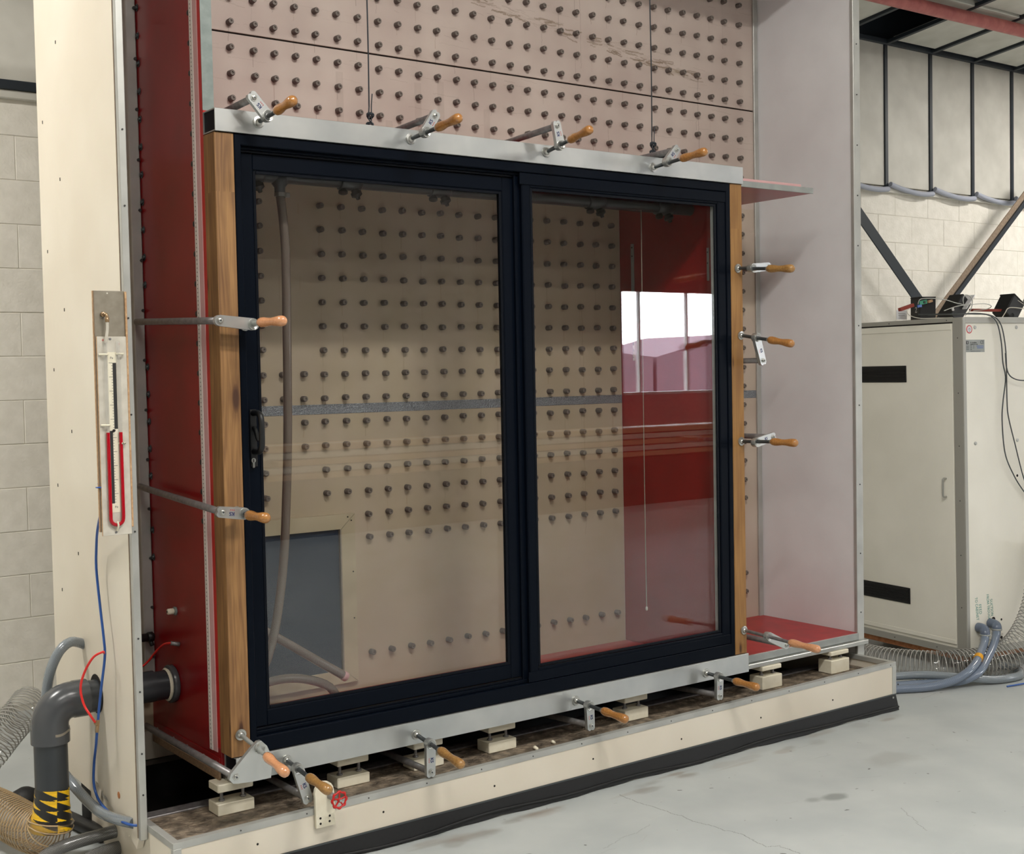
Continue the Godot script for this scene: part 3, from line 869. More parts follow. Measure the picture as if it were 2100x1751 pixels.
	# ropes hanging from above
	for i in 2:
		var xr: float = [2.531, 4.001][i]
		var yb: float = [2.73, 2.75][i]
		var t := thing("tie_wire", ["dark tie wire hanging knotted above the second clamp of the top bar", "dark tie wire hanging knotted beside the last clamp of the top bar"][i], "wire", Vector3(xr, yb, -4.35))
		part(t, "strand", G.new().tube(curve([Vector3(xr - .006, 3.75, -4.35), Vector3(xr + .002, 3.1, -4.35), Vector3(xr, yb, -4.35)], 12), .0028, 6), M.strip)
		part(t, "loop", G.new().tube(curve([Vector3(xr, yb, -4.35), Vector3(xr - .008, yb - .05, -4.34), Vector3(xr + .004, yb - .07, -4.33), Vector3(xr - .01, yb - .12, -4.32), Vector3(xr - .015, 2.566, -4.31)], 16), .0026, 6), M.strip)
		part(t, "tail", G.new().tube(curve([Vector3(xr + .012, yb + .05, -4.345), Vector3(xr + .004, yb - .02, -4.34), Vector3(xr + .01, yb - .09, -4.335), Vector3(xr + .07, yb - .13, -4.30)], 16), .0022, 6), M.strip)
		for q: Vector2 in [Vector2(0, -.035), Vector2(-.003, -.072)]:
			var kn := G.new()
			for a in 3:
				var pts := PackedVector3Array()
				for j in 13:
					var w := TAU * j / 12.0
					pts.append(Vector3(xr + q.x, yb + q.y, -4.342) + Vector3(cos(w) * .011, sin(w) * .008 + (a - 1) * .004, sin(w + a) * .008))
				kn.tube(pts, .0028, 5)
			part(t, "knot", kn, M.strip)
	# black fitting lying on the top bar
	var bf := thing("pipe_fitting", "small black pipe fitting lying on the top bar beside the last clamp", "fitting", Vector3(3.87, 2.603, -4.15))
	part(bf, "body", G.new().cyl(Vector3(3.845, 2.622, -4.15), Vector3(3.915, 2.624, -4.15), .018, 14, .004), M.black)
	part(bf, "collar", G.new().cyl(Vector3(3.868, 2.6225, -4.15), Vector3(3.886, 2.623, -4.15), .0195, 12, .003), M.rubber)

func back_uv(o: MeshInstance3D) -> void:
	var arr := o.mesh.surface_get_arrays(0)
	var u2 := PackedVector2Array()
	var off := origin_of(o.get_parent())
	for q: Vector3 in arr[Mesh.ARRAY_VERTEX]:
		var w := q + off
		u2.append(Vector2((w.x - 1.5) / 3.72, (3.75 - w.y) / 3.45))
	arr[Mesh.ARRAY_TEX_UV2] = u2
	var m := o.mesh.surface_get_material(0)
	var me := ArrayMesh.new()
	me.add_surface_from_arrays(Mesh.PRIMITIVE_TRIANGLES, arr)
	me.surface_set_material(0, m)
	o.mesh = me

func perforated() -> StandardMaterial3D:
	# white strip with a line of small dark holes: one repeat of 26.5 by 14 mm
	var im := Image.create(48, 26, false, Image.FORMAT_RGB8)
	im.fill(col(228, 220, 214))
	for px in 48:
		for py in 26:
			var d := Vector2(px - 22.0, py - 13.0).length()
			if d < 4.6: im.set_pixel(px, py, col(60, 50, 50))
	var m := tex_mat(im, 0.5)
	m.uv1_scale = Vector3(1.0 / .0265, 1.0 / .0142, 1)
	m.uv1_offset = Vector3(4.285 / .0265, 0, 0)
	return m

# ------------------------------------------------------------------ inside the box
func chamber() -> void:
	var sb := thing("spray_bar", "dark spray pipe with nozzles under the top of the box, behind the glass", "pipe", Vector3(3.0, 2.41, -4.33))
	part(sb, "pipe", G.new().cyl(Vector3(1.83, 2.432, -4.33), Vector3(4.215, 2.432, -4.33), .026, 12), M.pvc_dark)
	for i in 6:
		var x := 2.02 + .405 * i
		part(sb, "tee", G.new().cyl(Vector3(x - .045, 2.432, -4.33), Vector3(x + .045, 2.432, -4.33), .034, 12, .004), M.pvc_dark)
		part(sb, "nozzle", G.new().lathe(Vector3(x + .02, 2.405, -4.325), Vector3(.2, -1, .35), [Vector2(0, .016), Vector2(.012, .016), Vector2(.014, .022), Vector2(.026, .022), Vector2(.034, .009), Vector2(.042, .008), Vector2(.042, 0)], 10), M.black)
		part(sb, "nozzle", G.new().lathe(Vector3(x - .03, 2.405, -4.325), Vector3(-.2, -1, .3), [Vector2(0, .014), Vector2(.010, .014), Vector2(.012, .018), Vector2(.020, .018), Vector2(.026, .007), Vector2(.026, 0)], 10), M.black)
	var hs := thing("water_hose", "braided hose hanging from the spray pipe behind the left pane", "hose", Vector3(2.13, .40, -4.33))
	part(hs, "coupling", G.new().lathe(Vector3(2.134, 2.425, -4.33), Vector3.DOWN, [Vector2(0, .030), Vector2(.022, .030), Vector2(.034, .020), Vector2(.065, .019)], 12), M.pvc_dark)
	part(hs, "hose_clip", G.new().cyl(Vector3(2.134, 2.372, -4.33), Vector3(2.134, 2.358, -4.33), .021, 12), M.steel)
	part(hs, "clip_ear", G.new().bx(2.155, 2.356, -4.336, 2.172, 2.374, -4.322, .002), M.steel)
	part(hs, "hose", G.new().tube(curve([Vector3(2.133, 2.38, -4.33), Vector3(2.150, 2.186, -4.33), Vector3(2.148, 1.899, -4.33), Vector3(2.144, 1.647, -4.33), Vector3(2.139, 1.466, -4.33), Vector3(2.13, 1.286, -4.33), Vector3(2.113, 1.051, -4.33), Vector3(2.088, .854, -4.335), Vector3(2.058, .713, -4.34), Vector3(2.02, .60, -4.36), Vector3(1.98, .52, -4.40), Vector3(1.93, .47, -4.48)], 60), .0165, 12, 8, 90), M.thin_hose)
	var h2 := thing("hose_end", "loose hose slanting down across the dark hatch behind the left pane", "hose", Vector3(2.3, .45, -4.62))
	part(h2, "hose", G.new().tube(curve([Vector3(1.93, .86, -4.64), Vector3(2.115, .736, -4.62), Vector3(2.28, .626, -4.62), Vector3(2.408, .539, -4.62), Vector3(2.505, .474, -4.62)], 24), .018, 12, 8, 90), M.thin_hose)
	part(h2, "hose_end_cap", G.new().cyl(Vector3(2.500, .477, -4.62), Vector3(2.520, .464, -4.62), .0195, 12, .003), M.pink)
	var h3 := thing("floor_hose", "hose curving across the box floor in front of the dark hatch", "hose", Vector3(2.2, .38, -4.55))
	part(h3, "hose", G.new().tube(curve([Vector3(1.90, .45, -4.56), Vector3(2.06, .50, -4.56), Vector3(2.19, .515, -4.57), Vector3(2.30, .50, -4.58), Vector3(2.42, .45, -4.60), Vector3(2.46, .40, -4.60)], 24), .018, 12, 8, 90), M.thin_hose)
	var st := thing("thin_cord", "thin pale cord hanging in the box behind the right pane", "cord", Vector3(3.88, .61, -4.30))
	part(st, "cord", G.new().tube(curve([Vector3(3.883, 2.41, -4.30), Vector3(3.879, 1.388, -4.30), Vector3(3.881, .63, -4.30)], 14), .0022, 6), M.grey_board)
	part(st, "weight", G.new().lathe(Vector3(3.881, .632, -4.30), Vector3.DOWN, [Vector2(0, .002), Vector2(.004, .005), Vector2(.016, .005), Vector2(.02, 0)], 8), M.plate)

# ------------------------------------------------------------------ timber, bars and the sliding door
func door() -> void:
	solo("timber_post", G.new().bx(1.782, .3925, ZP + .003, 1.8525, 2.5245, ZF, .002), M.wood_left, "knotty pine post standing at the left side of the sliding door", "post", Vector3(1.817, .3925, -4.145))
	warp = 0
	solo("timber_post", G.new().bx(4.2385, .3925, ZP + .003, 4.312, 2.5265, ZF, .002), M.wood_right, "smooth pine post standing at the right side of the sliding door", "post", Vector3(4.275, .3925, -4.145))
	for i in 2:
		var y0: float = [.306, 2.527][i]; var y1: float = [.391, 2.603][i]
		var xl: float = [1.795, 1.783][i]
		var t := thing("aluminium_bar", ["aluminium box bar along the bottom of the door under the sill", "aluminium box bar along the top of the door over the head"][i], "bar", Vector3(3.05, y0, -4.14))
		var g := G.new()
		g.bx(xl, y0, ZA - .004, 4.314, y1, ZA, .0008)
		part(t, "front_face", g, M.alu)
		g = G.new()
		g.bx(xl, y0, ZP + .003, 4.314, y0 + .004, ZA - .004)
		g.bx(xl, y1 - .004, ZP + .003, 4.314, y1, ZA - .004)
		g.bx(xl, y0 + .004, ZP + .003, 4.314, y1 - .004, ZP + .007)
		part(t, "box_section", g, M.alu)
		part(t, "dark_open_end", G.new().bx(xl + .004, y0 + .004, ZP + .008, xl + .03, y1 - .004, ZA - .004), M.navy)  # dark block stands for the shaded hollow of the open bar end

	var d := thing("sliding_door", "navy framed sliding patio door with two tall glass panes", "door", Vector3(3.05, .392, -4.145))
	# outer frame
	var fr := part(d, "frame", G.new()
		.bx(1.8535, .3925, ZP + .004, 1.879, 2.5255, ZF, .003)
		.bx(4.212, .3925, ZP + .004, 4.2375, 2.5255, ZF, .003)
		.bx(1.8535, 2.488, ZP + .004, 4.2375, 2.5255, ZF - .0005, .003)
		.bx(1.8535, .3925, ZP + .004, 4.2375, .448, ZF - .0005, .003)
		.bx(1.875, .448, ZP + .004, 4.22, .462, -4.118, .002)
		.bx(1.875, 2.478, ZP + .004, 4.22, 2.488, -4.118, .002), M.navy)
	part(fr, "track", G.new().bx(1.879, .462, -4.135, 3.05, .470, -4.129, .001).bx(1.879, 2.470, -4.135, 3.05, 2.478, -4.129, .001), M.navy_dark)
	# the left, sliding leaf runs in the rear track
	var lf := part(d, "sliding_leaf", leaf(1.876, 3.058, .470, 2.470, -4.176, -4.136, [.062, .058, .058, .058]), M.navy)
	part(lf, "bead", beads(1.9375, 3.000, .528, 2.412, -4.142), M.navy_dark)
	part(lf, "glass_pane", G.new().bx(1.938, .530, -4.150, 2.999, 2.410, -4.146), M.glass)
	part(lf, "glass_pane", G.new().bx(1.938, .530, -4.170, 2.999, 2.410, -4.166), M.glass)
	# the right, fixed leaf stands forward
	var rf := part(d, "fixed_leaf", leaf(3.075, 4.213, .450, 2.486, -4.146, -4.104, [.042, .050, .056, .054]), M.navy)
	part(rf, "cover_strip", G.new().bx(3.050, .452, -4.142, 3.0765, 2.487, -4.122, .003), M.navy)
	part(rf, "head_cover", G.new().bx(3.062, 2.440, -4.104, 4.21, 2.486, -4.0995, .003).bx(3.062, .450, -4.104, 4.21, .492, -4.0995, .003), M.navy)
	part(rf, "bead", beads(3.117, 4.157, .506, 2.430, -4.110), M.navy_dark)
	part(rf, "glass_pane", G.new().bx(3.118, .507, -4.122, 4.156, 2.429, -4.118), M.glass)
	part(rf, "glass_pane", G.new().bx(3.118, .507, -4.142, 4.156, 2.429, -4.138), M.glass)
	part(rf, "spacer_bar", G.new().bx(4.150, .510, -4.137, 4.1555, 2.426, -4.123), M.galv, "pale spacer at the right edge of the pane")
	# D handle, lever, lock
	var hx := 1.912
	part(d, "handle_plate", G.new().bx(hx - .013, 1.385, -4.136, hx + .013, 1.585, -4.131, .003), M.black)
	part(d, "pull_handle", G.new().tube(curve([Vector3(hx, 1.572, -4.132), Vector3(hx, 1.573, -4.10), Vector3(hx, 1.568, -4.080), Vector3(hx, 1.550, -4.068), Vector3(hx, 1.50, -4.066), Vector3(hx, 1.462, -4.068), Vector3(hx, 1.444, -4.080), Vector3(hx, 1.438, -4.10), Vector3(hx, 1.439, -4.132)], 30), .0105, 10), M.black)
	part(d, "lever", G.new().tube(curve([Vector3(hx, 1.522, -4.130), Vector3(hx, 1.514, -4.118), Vector3(hx, 1.486, -4.098), Vector3(hx, 1.476, -4.092)], 10), [.007, .008, .008, .008, .008, .008, .0085, .009, .009, .008, .005], 8), M.black)
	var lk := part(d, "lock", G.new().lathe(Vector3(hx - .004, 1.408, -4.131), Vector3.BACK, [Vector2(0, .0085), Vector2(.003, .0085), Vector2(.003, 0)], 14).bx(hx - .0085, 1.382, -4.131, hx + .0005, 1.406, -4.128, .002), M.steel)
	part(lk, "keyhole", G.new().bx(hx - .0055, 1.402, -4.128, hx - .0025, 1.413, -4.1275), M.hole)
	warp = 0

func leaf(x0: float, x1: float, y0: float, y1: float, z0: float, z1: float, w: Array) -> G:
	# w: left stile, right stile, top rail, bottom rail
	var g := G.new()
	g.bx(x0, y0, z0, x0 + w[0], y1, z1, .004)
	g.bx(x1 - w[1], y0, z0, x1, y1, z1, .004)
	g.bx(x0 + w[0] - .003, y1 - w[2], z0, x1 - w[1] + .003, y1, z1 - .0006, .004)
	g.bx(x0 + w[0] - .003, y0, z0, x1 - w[1] + .003, y0 + w[3], z1 - .0006, .004)
	return g

func beads(x0: float, x1: float, y0: float, y1: float, z: float) -> G:
	var g := G.new()
	var w := .012
	g.bx(x0, y0, z - .004, x0 + w, y1, z + .003, .002)
	g.bx(x1 - w, y0, z - .004, x1, y1, z + .003, .002)
	g.bx(x0 + w, y1 - w, z - .004, x1 - w, y1, z + .003, .002)
	g.bx(x0 + w, y0, z - .004, x1 - w, y0 + w, z + .003, .002)
	return g

# ------------------------------------------------------------------ clamps
func clamp_one(label: String, P: Vector3, Q: Vector3, T: Vector3, H0: Vector3, H1: Vector3, wood: Material, E: Vector3, style: int, metal: Material) -> void:
	var t := thing("screw_clamp", label, "clamp", P, "screw clamps round the door")
	var k := (H1 - P).normalized()
	part(t, "pad", G.new().lathe(P, k, [Vector2(0, 0), Vector2(0, .0195), Vector2(.003, .0205), Vector2(.006, .0195), Vector2(.007, .0125), Vector2(.012, .0115), Vector2(.015, .008)], 16), M.steel)
	part(t, "screw", G.new().cyl(P + k * .010, H0 + k * .012, .0078, 12), metal)
	part(t, "ferrule", G.new().cyl(H0 - k * .010, H0 + k * .004, .0098, 12, .001), M.steel)
	var l := H0.distance_to(H1)
	var pr := []
	for q: Vector2 in [Vector2(0, 0), Vector2(0, .0125), Vector2(.03, .0155), Vector2(.12, .0175), Vector2(.24, .0165), Vector2(.40, .0135), Vector2(.55, .0140), Vector2(.72, .0172), Vector2(.86, .0182), Vector2(.94, .0165), Vector2(.985, .0105), Vector2(1.0, .004), Vector2(1.0, 0)]:
		pr.append(Vector2(q.x * l, q.y))
	part(t, "handle", G.new().lathe(H0, k, pr, 16), wood)
	# arm: a flat bar from the screw's nut to the bolt on the tube
	var ex := (T - Q).normalized()
	ex = (ex - Vector3(0, 0, ex.z)).normalized()
	var ey := Vector3.BACK.cross(ex)
	var len := Q.distance_to(T)
	var hw := .0185
	var poly := PackedVector2Array()
	if style == 2:       # plain triangular plate
		poly = PackedVector2Array([Vector2(-.020, -.014), Vector2(-.010, -.022), Vector2(.02, -.0235), Vector2(len + .004, -.0215), Vector2(len + .021, -.012), Vector2(len + .0215, .008), Vector2(len + .012, .0205), Vector2(len - .02, .055), Vector2(.045, .105), Vector2(-.005, .062), Vector2(-.021, .015)])
	else:
		for i in 9:
			var a := PI / 2 + PI * i / 8.0
			poly.append(Vector2(cos(a), sin(a)) * (hw + .002))
		if style == 1:
			for i in 9:
				var a := -PI / 2 + PI * i / 8.0
				poly.append(Vector2(len, 0) + Vector2(cos(a), sin(a)) * hw)
		else:
			poly.append_array([Vector2(len + .012, -hw), Vector2(len + .020, -hw + .007), Vector2(len + .020, -.006), Vector2(len + .0165, 0), Vector2(len + .020, .006), Vector2(len + .020, hw - .007), Vector2(len + .012, hw)])
	part(t, "arm", G.new().prism(poly, Q - Vector3(0, 0, .008), ex, ey, Vector3(0, 0, .016)), M.alu)
	part(t, "nut_collar", G.new().lathe(Q - Vector3(0, 0, .014), Vector3.BACK, [Vector2(0, .008), Vector2(0, .0195), Vector2(.018, .0205), Vector2(.026, .0195), Vector2(.026, .014), Vector2(.024, .0125), Vector2(.024, .008)], 16), M.steel)
	var bo := part(t, "bolt", G.new().lathe(T + Vector3(0, 0, .008), Vector3.BACK, [Vector2(0, .0125), Vector2(.002, .0125), Vector2(.002, .008), Vector2(.006, .008), Vector2(.007, .007), Vector2(.007, 0)], 6 if style == 2 else 14), M.steel)
	part(bo, "socket", G.new().cyl(T + Vector3(0, 0, .0148), T + Vector3(0, 0, .0153), .0036, 6), M.dark_steel)
	part(t, "tube", G.new().cyl(T - Vector3(0, 0, .006), E, .0125, 14, .001), M.dull_steel)
	if style == 0:
		var c := Q.lerp(T, .58) + Vector3(0, 0, .0083)
		# printed mark: two letters with three dots, its top towards the side the photograph shows
		text(t, "mark", "KS", .013, M.ink_blue, c + ey * .0035, ex, ey, "Droid Sans", true)
		for i in 3:
			part(t, "mark_dot", G.new().cyl(c - ey * .0095 + ex * (.006 * (i - 1)), c - ey * .0095 + ex * (.006 * (i - 1)) + Vector3(0, 0, .0006), .0018, 6), M.ink_red)

func clamps() -> void:
	var up := "clamp on the top aluminium bar"
	var dn := "clamp on the bottom aluminium bar"
	var back := Vector3(0, 0, -.5)
	clamp_one("leftmost " + up + ", its arm leaning up to the left", Vector3(1.942, 2.569, -4.090), Vector3(1.938, 2.576, -4.013), Vector3(1.888, 2.631, -4.013), Vector3(1.937, 2.580, -3.940), Vector3(1.930, 2.593, -3.797), M.handle_a, Vector3(1.888, 2.618, -4.55), 0, M.dark_steel)
	clamp_one("second " + up + ", just right of the left tie wire", Vector3(2.553, 2.568, -4.090), Vector3(2.551, 2.576, -3.984), Vector3(2.590, 2.638, -3.984), Vector3(2.550, 2.578, -3.902), Vector3(2.545, 2.593, -3.749), M.handle_a, Vector3(2.590, 2.62, -4.5), 0, M.dark_steel)
	clamp_one("third " + up + ", above the right pane's left end", Vector3(3.189, 2.574, -4.090), Vector3(3.186, 2.587, -3.997), Vector3(3.169, 2.660, -3.997), Vector3(3.183, 2.597, -3.932), Vector3(3.177, 2.617, -3.791), M.handle_a, Vector3(3.169, 2.64, -4.5), 0, M.dark_steel)
	clamp_one("rightmost " + up + ", beside the black fitting", Vector3(3.765, 2.558, -4.090), Vector3(3.762, 2.569, -3.996), Vector3(3.808, 2.621, -3.996), Vector3(3.762, 2.570, -3.911), Vector3(3.760, 2.578, -3.764), M.handle_a, Vector3(3.808, 2.618, -4.5), 0, M.dark_steel)
	clamp_one("highest clamp on the right timber post, dull brown handle", Vector3(4.278, 2.148, -4.098), Vector3(4.279, 2.142, -4.010), Vector3(4.380, 2.152, -4.010), Vector3(4.280, 2.132, -3.915), Vector3(4.281, 2.125, -3.768), M.handle_c, Vector3(4.380, 2.152, -4.6), 1, M.dark_steel)
	clamp_one("second clamp down the right timber post, arm hanging down", Vector3(4.294, 1.846, -4.098), Vector3(4.295, 1.833, -4.003), Vector3(4.329, 1.730, -4.003), Vector3(4.295, 1.820, -3.927), Vector3(4.295, 1.796, -3.787), M.handle_a, Vector3(4.329, 1.730, -4.6), 0, M.dark_steel)
	clamp_one("third clamp down the right timber post, level with the door handle", Vector3(4.288, 1.365, -4.098), Vector3(4.288, 1.362, -4.006), Vector3(4.390, 1.383, -4.006), Vector3(4.288, 1.369, -3.911), Vector3(4.288, 1.362, -3.765), M.handle_a, Vector3(4.390, 1.383, -4.6), 0, M.dark_steel)
	clamp_one("lowest clamp on the right timber post, pale handle over the red floor", Vector3(4.291, .500, -4.098), Vector3(4.290, .494, -3.948), Vector3(4.403, .440, -3.948), Vector3(4.288, .488, -3.818), Vector3(4.287, .485, -3.648), M.handle_b, Vector3(4.403, .440, -4.6), 1, M.dull_steel)
	clamp_one("clamp with a triangular plate at the foot of the left timber post", Vector3(1.815, .471, -4.094), Vector3(1.812, .460, -3.942), Vector3(1.724, .380, -3.942), Vector3(1.804, .450, -3.869), Vector3(1.791, .431, -3.701), M.handle_b, Vector3(1.712, .386, -4.72), 2, M.galv)
	clamp_one("leftmost " + dn + ", just above the red valve wheel", Vector3(1.982, .350, -4.090), Vector3(1.978, .343, -3.993), Vector3(2.008, .236, -3.993), Vector3(1.973, .337, -3.903), Vector3(1.971, .333, -3.743), M.handle_c, Vector3(2.008, .228, -4.6), 0, M.dark_steel)
	clamp_one("second " + dn + " from the left, under the sliding pane", Vector3(2.519, .343, -4.090), Vector3(2.513, .333, -3.983), Vector3(2.510, .229, -3.983), Vector3(2.509, .325, -3.911), Vector3(2.499, .308, -3.749), M.handle_c, Vector3(2.510, .226, -4.6), 0, M.dark_steel)
	clamp_one("third " + dn + " from the left, under the fixed pane", Vector3(3.292, .343, -4.090), Vector3(3.291, .339, -4.002), Vector3(3.294, .258, -4.002), Vector3(3.290, .336, -3.915), Vector3(3.287, .330, -3.765), M.handle_a, Vector3(3.294, .224, -4.6), 0, M.dark_steel)
	clamp_one("rightmost " + dn + ", near the bar's end", Vector3(4.040, .342, -4.090), Vector3(4.039, .340, -4.008), Vector3(4.036, .258, -4.008), Vector3(4.039, .338, -3.915), Vector3(4.038, .335, -3.772), M.handle_a, Vector3(4.036, .224, -4.6), 0, M.dark_steel)
	clamp_one("upper clamp on the left timber post, plain silver arm and pink-brown handle", Vector3(1.874, 1.875, -4.098), Vector3(1.874, 1.875, -4.035), Vector3(1.754, 1.887, -4.035), Vector3(1.873, 1.879, -3.976), Vector3(1.874, 1.871, -3.792), M.handle_b, Vector3(1.745, 1.915, -4.78), 1, M.galv)
	clamp_one("lower clamp on the left timber post, printed arm and orange-brown handle", Vector3(1.823, 1.237, -4.098), Vector3(1.823, 1.237, -4.035), Vector3(1.744, 1.248, -4.035), Vector3(1.823, 1.234, -4.003), Vector3(1.824, 1.239, -3.852), M.handle_a, Vector3(1.738, 1.290, -4.78), 0, M.dark_steel)

# ------------------------------------------------------------------ trough, feet, valve
func rim_y(x: float) -> float:
	return .194 + .0119 * (x - 1.515)

func trough() -> void:
	var t := thing("trough", "long cream drip trough with grey metal rim and black rubber skirt under the rig", "trough", Vector3(3.37, 0, -4.4))
	var z1 := ZT
	var x0 := 1.517; var x1 := 5.220
	var strip := func(a: float, b: float, y_a: Array, y_b: Array, za: float, zb: float) -> G:
		# a bar between x = a and b whose bottom and top heights differ at each end
		var g := G.new()
		var p := [Vector3(a, y_a[0], za), Vector3(b, y_b[0], za), Vector3(b, y_b[1], za), Vector3(a, y_a[1], za), Vector3(a, y_a[0], zb), Vector3(b, y_b[0], zb), Vector3(b, y_b[1], zb), Vector3(a, y_a[1], zb)]
		g.quad(p[4], p[5], p[6], p[7], Vector3.BACK, Vector2(a, -y_a[0]), Vector2(b, -y_b[0]), Vector2(b, -y_b[1]), Vector2(a, -y_a[1]))
		g.quad(p[0], p[1], p[2], p[3], Vector3.FORWARD)
		g.quad(p[3], p[2], p[6], p[7], Vector3.UP)
		g.quad(p[0], p[1], p[5], p[4], Vector3.DOWN)
		g.quad(p[0], p[3], p[7], p[4], Vector3.LEFT)
		g.quad(p[1], p[2], p[6], p[5], Vector3.RIGHT)
		return g
	part(t, "front_board", strip.call(x0 + .012, x1 - .012, [.0, rim_y(x0) - .004], [.0, rim_y(x1) - .004], z1 - .020, z1 - .002), M.cream)
	part(t, "rim", strip.call(x0, x1, [rim_y(x0) - .022, rim_y(x0)], [rim_y(x1) - .022, rim_y(x1)], z1 - .003, z1), M.rim)
	part(t, "rim_top", strip.call(x0, x1, [rim_y(x0) - .003, rim_y(x0) + .0005], [rim_y(x1) - .003, rim_y(x1) + .0005], z1 - .026, z1 - .0005), M.rim)
	part(t, "end_board", G.new().bx(x0, .0, -4.80, x0 + .018, rim_y(x0) - .004, z1 - .004), M.cream)
	part(t, "end_board", G.new().bx(x1 - .018, .0, -4.80, x1, rim_y(x1) - .004, z1 - .004), M.cream)
	part(t, "end_rim", G.new().bx(x0 - .002, rim_y(x0) - .022, -4.80, x0 + .024, rim_y(x0) + .0007, z1 - .0005, .0008), M.rim)
	part(t, "end_rim", G.new().bx(x1 - .024, rim_y(x1) - .022, -4.80, x1 + .002, rim_y(x1) + .0007, z1 - .0005, .0008), M.rim)
	part(t, "corner_trim", G.new().bx(x1 - .026, .058, z1 - .02, x1 + .0025, rim_y(x1) - .02, z1 + .001, .001), M.rim)
	part(t, "corner_trim", G.new().bx(x0 - .0025, .058, z1 - .02, x0 + .026, rim_y(x0) - .02, z1 + .001, .001), M.rim)
	part(t, "back_board", G.new().bx(x0, .0, -4.90, x1, .214, -4.785), M.sump_dark)  # near-black like the sump, unlike the cream end boards
	part(t, "gutter_floor", G.new().bx(x0 + .018, .150, -4.34, x1 - .018, .181, z1 - .02), M.sludge)
	part(t, "gutter_ridge", G.new().bx(x0 + .018, .178, -4.345, x1 - .018, .1865, -4.285, .002), M.dull_steel)
	part(t, "sump_floor", G.new().bx(x0 + .018, .06, -4.782, x1 - .018, .085, -4.34), M.sump_dark)
	part(t, "sump_wall", G.new().bx(x0 + .018, .08, -4.35, x1 - .018, .178, -4.342), M.sump_dark)
	# rubber skirt in a gently wavy sheet with its lip
	var g := G.new(); var lip := G.new()
	var rng := RandomNumberGenerator.new(); rng.seed = 12
	var ptop := Vector3(x0 + .01, .070, z1 + .003); var pbot := Vector3(x0 + .01, .006, z1 + .010)
	var lp := PackedVector3Array()
	for i in 61:
		var x := lerpf(x0 + .01, x1 - .004, i / 60.0)
		var top := Vector3(x, .068 + .010 * i / 60.0, z1 + .002)
		var bot := Vector3(x, .004, z1 + .012 + .006 * sin(i * .55) + .004 * sin(i * 1.7))
		if i > 0:
			g.quad(ptop, top, bot, pbot, Vector3(0, .15, 1).normalized())
			g.quad(ptop, top, top - Vector3(0, 0, .006), ptop - Vector3(0, 0, .006), Vector3.UP)
			g.quad(ptop - Vector3(0, 0, .006), top - Vector3(0, 0, .006), bot - Vector3(0, 0, .006), pbot - Vector3(0, 0, .006), Vector3.FORWARD)
		ptop = top; pbot = bot
		lp.append(Vector3(x, .020 + .010 * sin(i * .37) * sin(i * .11), z1 + .013 + .005 * sin(i * .55)))
	part(t, "skirt", g, M.rubber)
	part(t, "skirt_lip", lip.tube(lp, .0055, 6), M.rubber)
	part(t, "skirt_edge_strip", strip.call(x0, x1, [.066, .071], [.076, .081], z1 - .002, z1 + .0035), M.dark_steel)
	var i := 0
	var xx := 1.75
	while xx < 5.2:
		part(t, "rim_screw", G.new().cyl(Vector3(xx, rim_y(xx) - .011, z1), Vector3(xx, rim_y(xx) - .011, z1 + .0015), .0026, 8), M.screw)
		if i % 2 == 0:
			part(t, "board_plug", G.new().cyl(Vector3(xx + .06, .125 + .005 * sin(i * 1.3), z1 - .003), Vector3(xx + .06, .125 + .005 * sin(i * 1.3), z1 - .0012), .0042, 8), M.hole)
		xx += .245; i += 1
	part(t, "skirt_bolt", G.new().cyl(Vector3(5.19, .066, z1 + .003), Vector3(5.19, .066, z1 + .008), .005, 10), M.steel)
	# pale scraps lying on the gutter floor
	for q: Vector3 in [Vector3(3.075, .182, -4.08), Vector3(3.18, .182, -4.10)]:
		solo("plaster_chip", G.new().box(q + Vector3(0, .006, 0), Vector3(.022, .012, .016), Basis(Vector3(.3, 1, .2).normalized(), q.x * 9.0), .004), M.nylon, "small pale chip lying in the trough, %s of two" % ["nearer the left" if q.x < 3.1 else "nearer the right"], "debris", q)

	# levelling feet under the deck
	var names := ["at the left corner under the triangular clamp plate", "second from the left corner", "behind the clamp under the sliding pane", "under the middle of the sliding pane's right half", "under the fixed pane", "just past the bottom bar's right end", "at the far right end under the steel lip"]
	var xs := [1.818, 2.283, 2.613, 2.963, 3.680, 4.537, 5.028]
	for j in 7:
		var x: float = xs[j]
		var f := thing("levelling_foot", "white nylon levelling foot " + names[j], "foot", Vector3(x, .1815, -4.20), "levelling feet of the rig")
		var up: float = [0.0, -.003, 0.0, .001, .006, .020, .024][j]
		var ub: float = .262 if j < 5 else .270
		part(f, "lower_block", G.new().bx(x - .068, .1815, -4.235, x + .068, .2235 + up, -4.150, .003), M.nylon)
		part(f, "upper_block", G.new().bx(x - .066, ub, -4.235, x + .066, .2905, -4.152, .003), M.nylon)
		for s: float in [-.040, .040]:
			var b := part(f, "jack_bolt", G.new().cyl(Vector3(x + s, .2235 + up, -4.185), Vector3(x + s, ub, -4.185), .006, 10), M.dull_steel)
			part(b, "nut", G.new().cyl(Vector3(x + s, .2235 + up, -4.185), Vector3(x + s, .2305 + up, -4.185), .0115, 6, .001), M.dull_steel)
			part(b, "nut", G.new().cyl(Vector3(x + s, ub - .006, -4.185), Vector3(x + s, ub, -4.185), .0115, 6), M.dull_steel)

	# valve on its white bracket
	var v := thing("valve", "red five-spoked valve wheel on a white bracket screwed to the trough", "valve", Vector3(2.06, .13, -3.96))
	var poly := PackedVector2Array([Vector2(2.024, .133), Vector2(2.098, .133), Vector2(2.096, .245)])
	for a in 9:
		var w := PI * a / 8.0
		poly.append(Vector2(2.058, .255) + Vector2(cos(w) * .037, sin(w) * .037))
	poly.append(Vector2(2.022, .245))
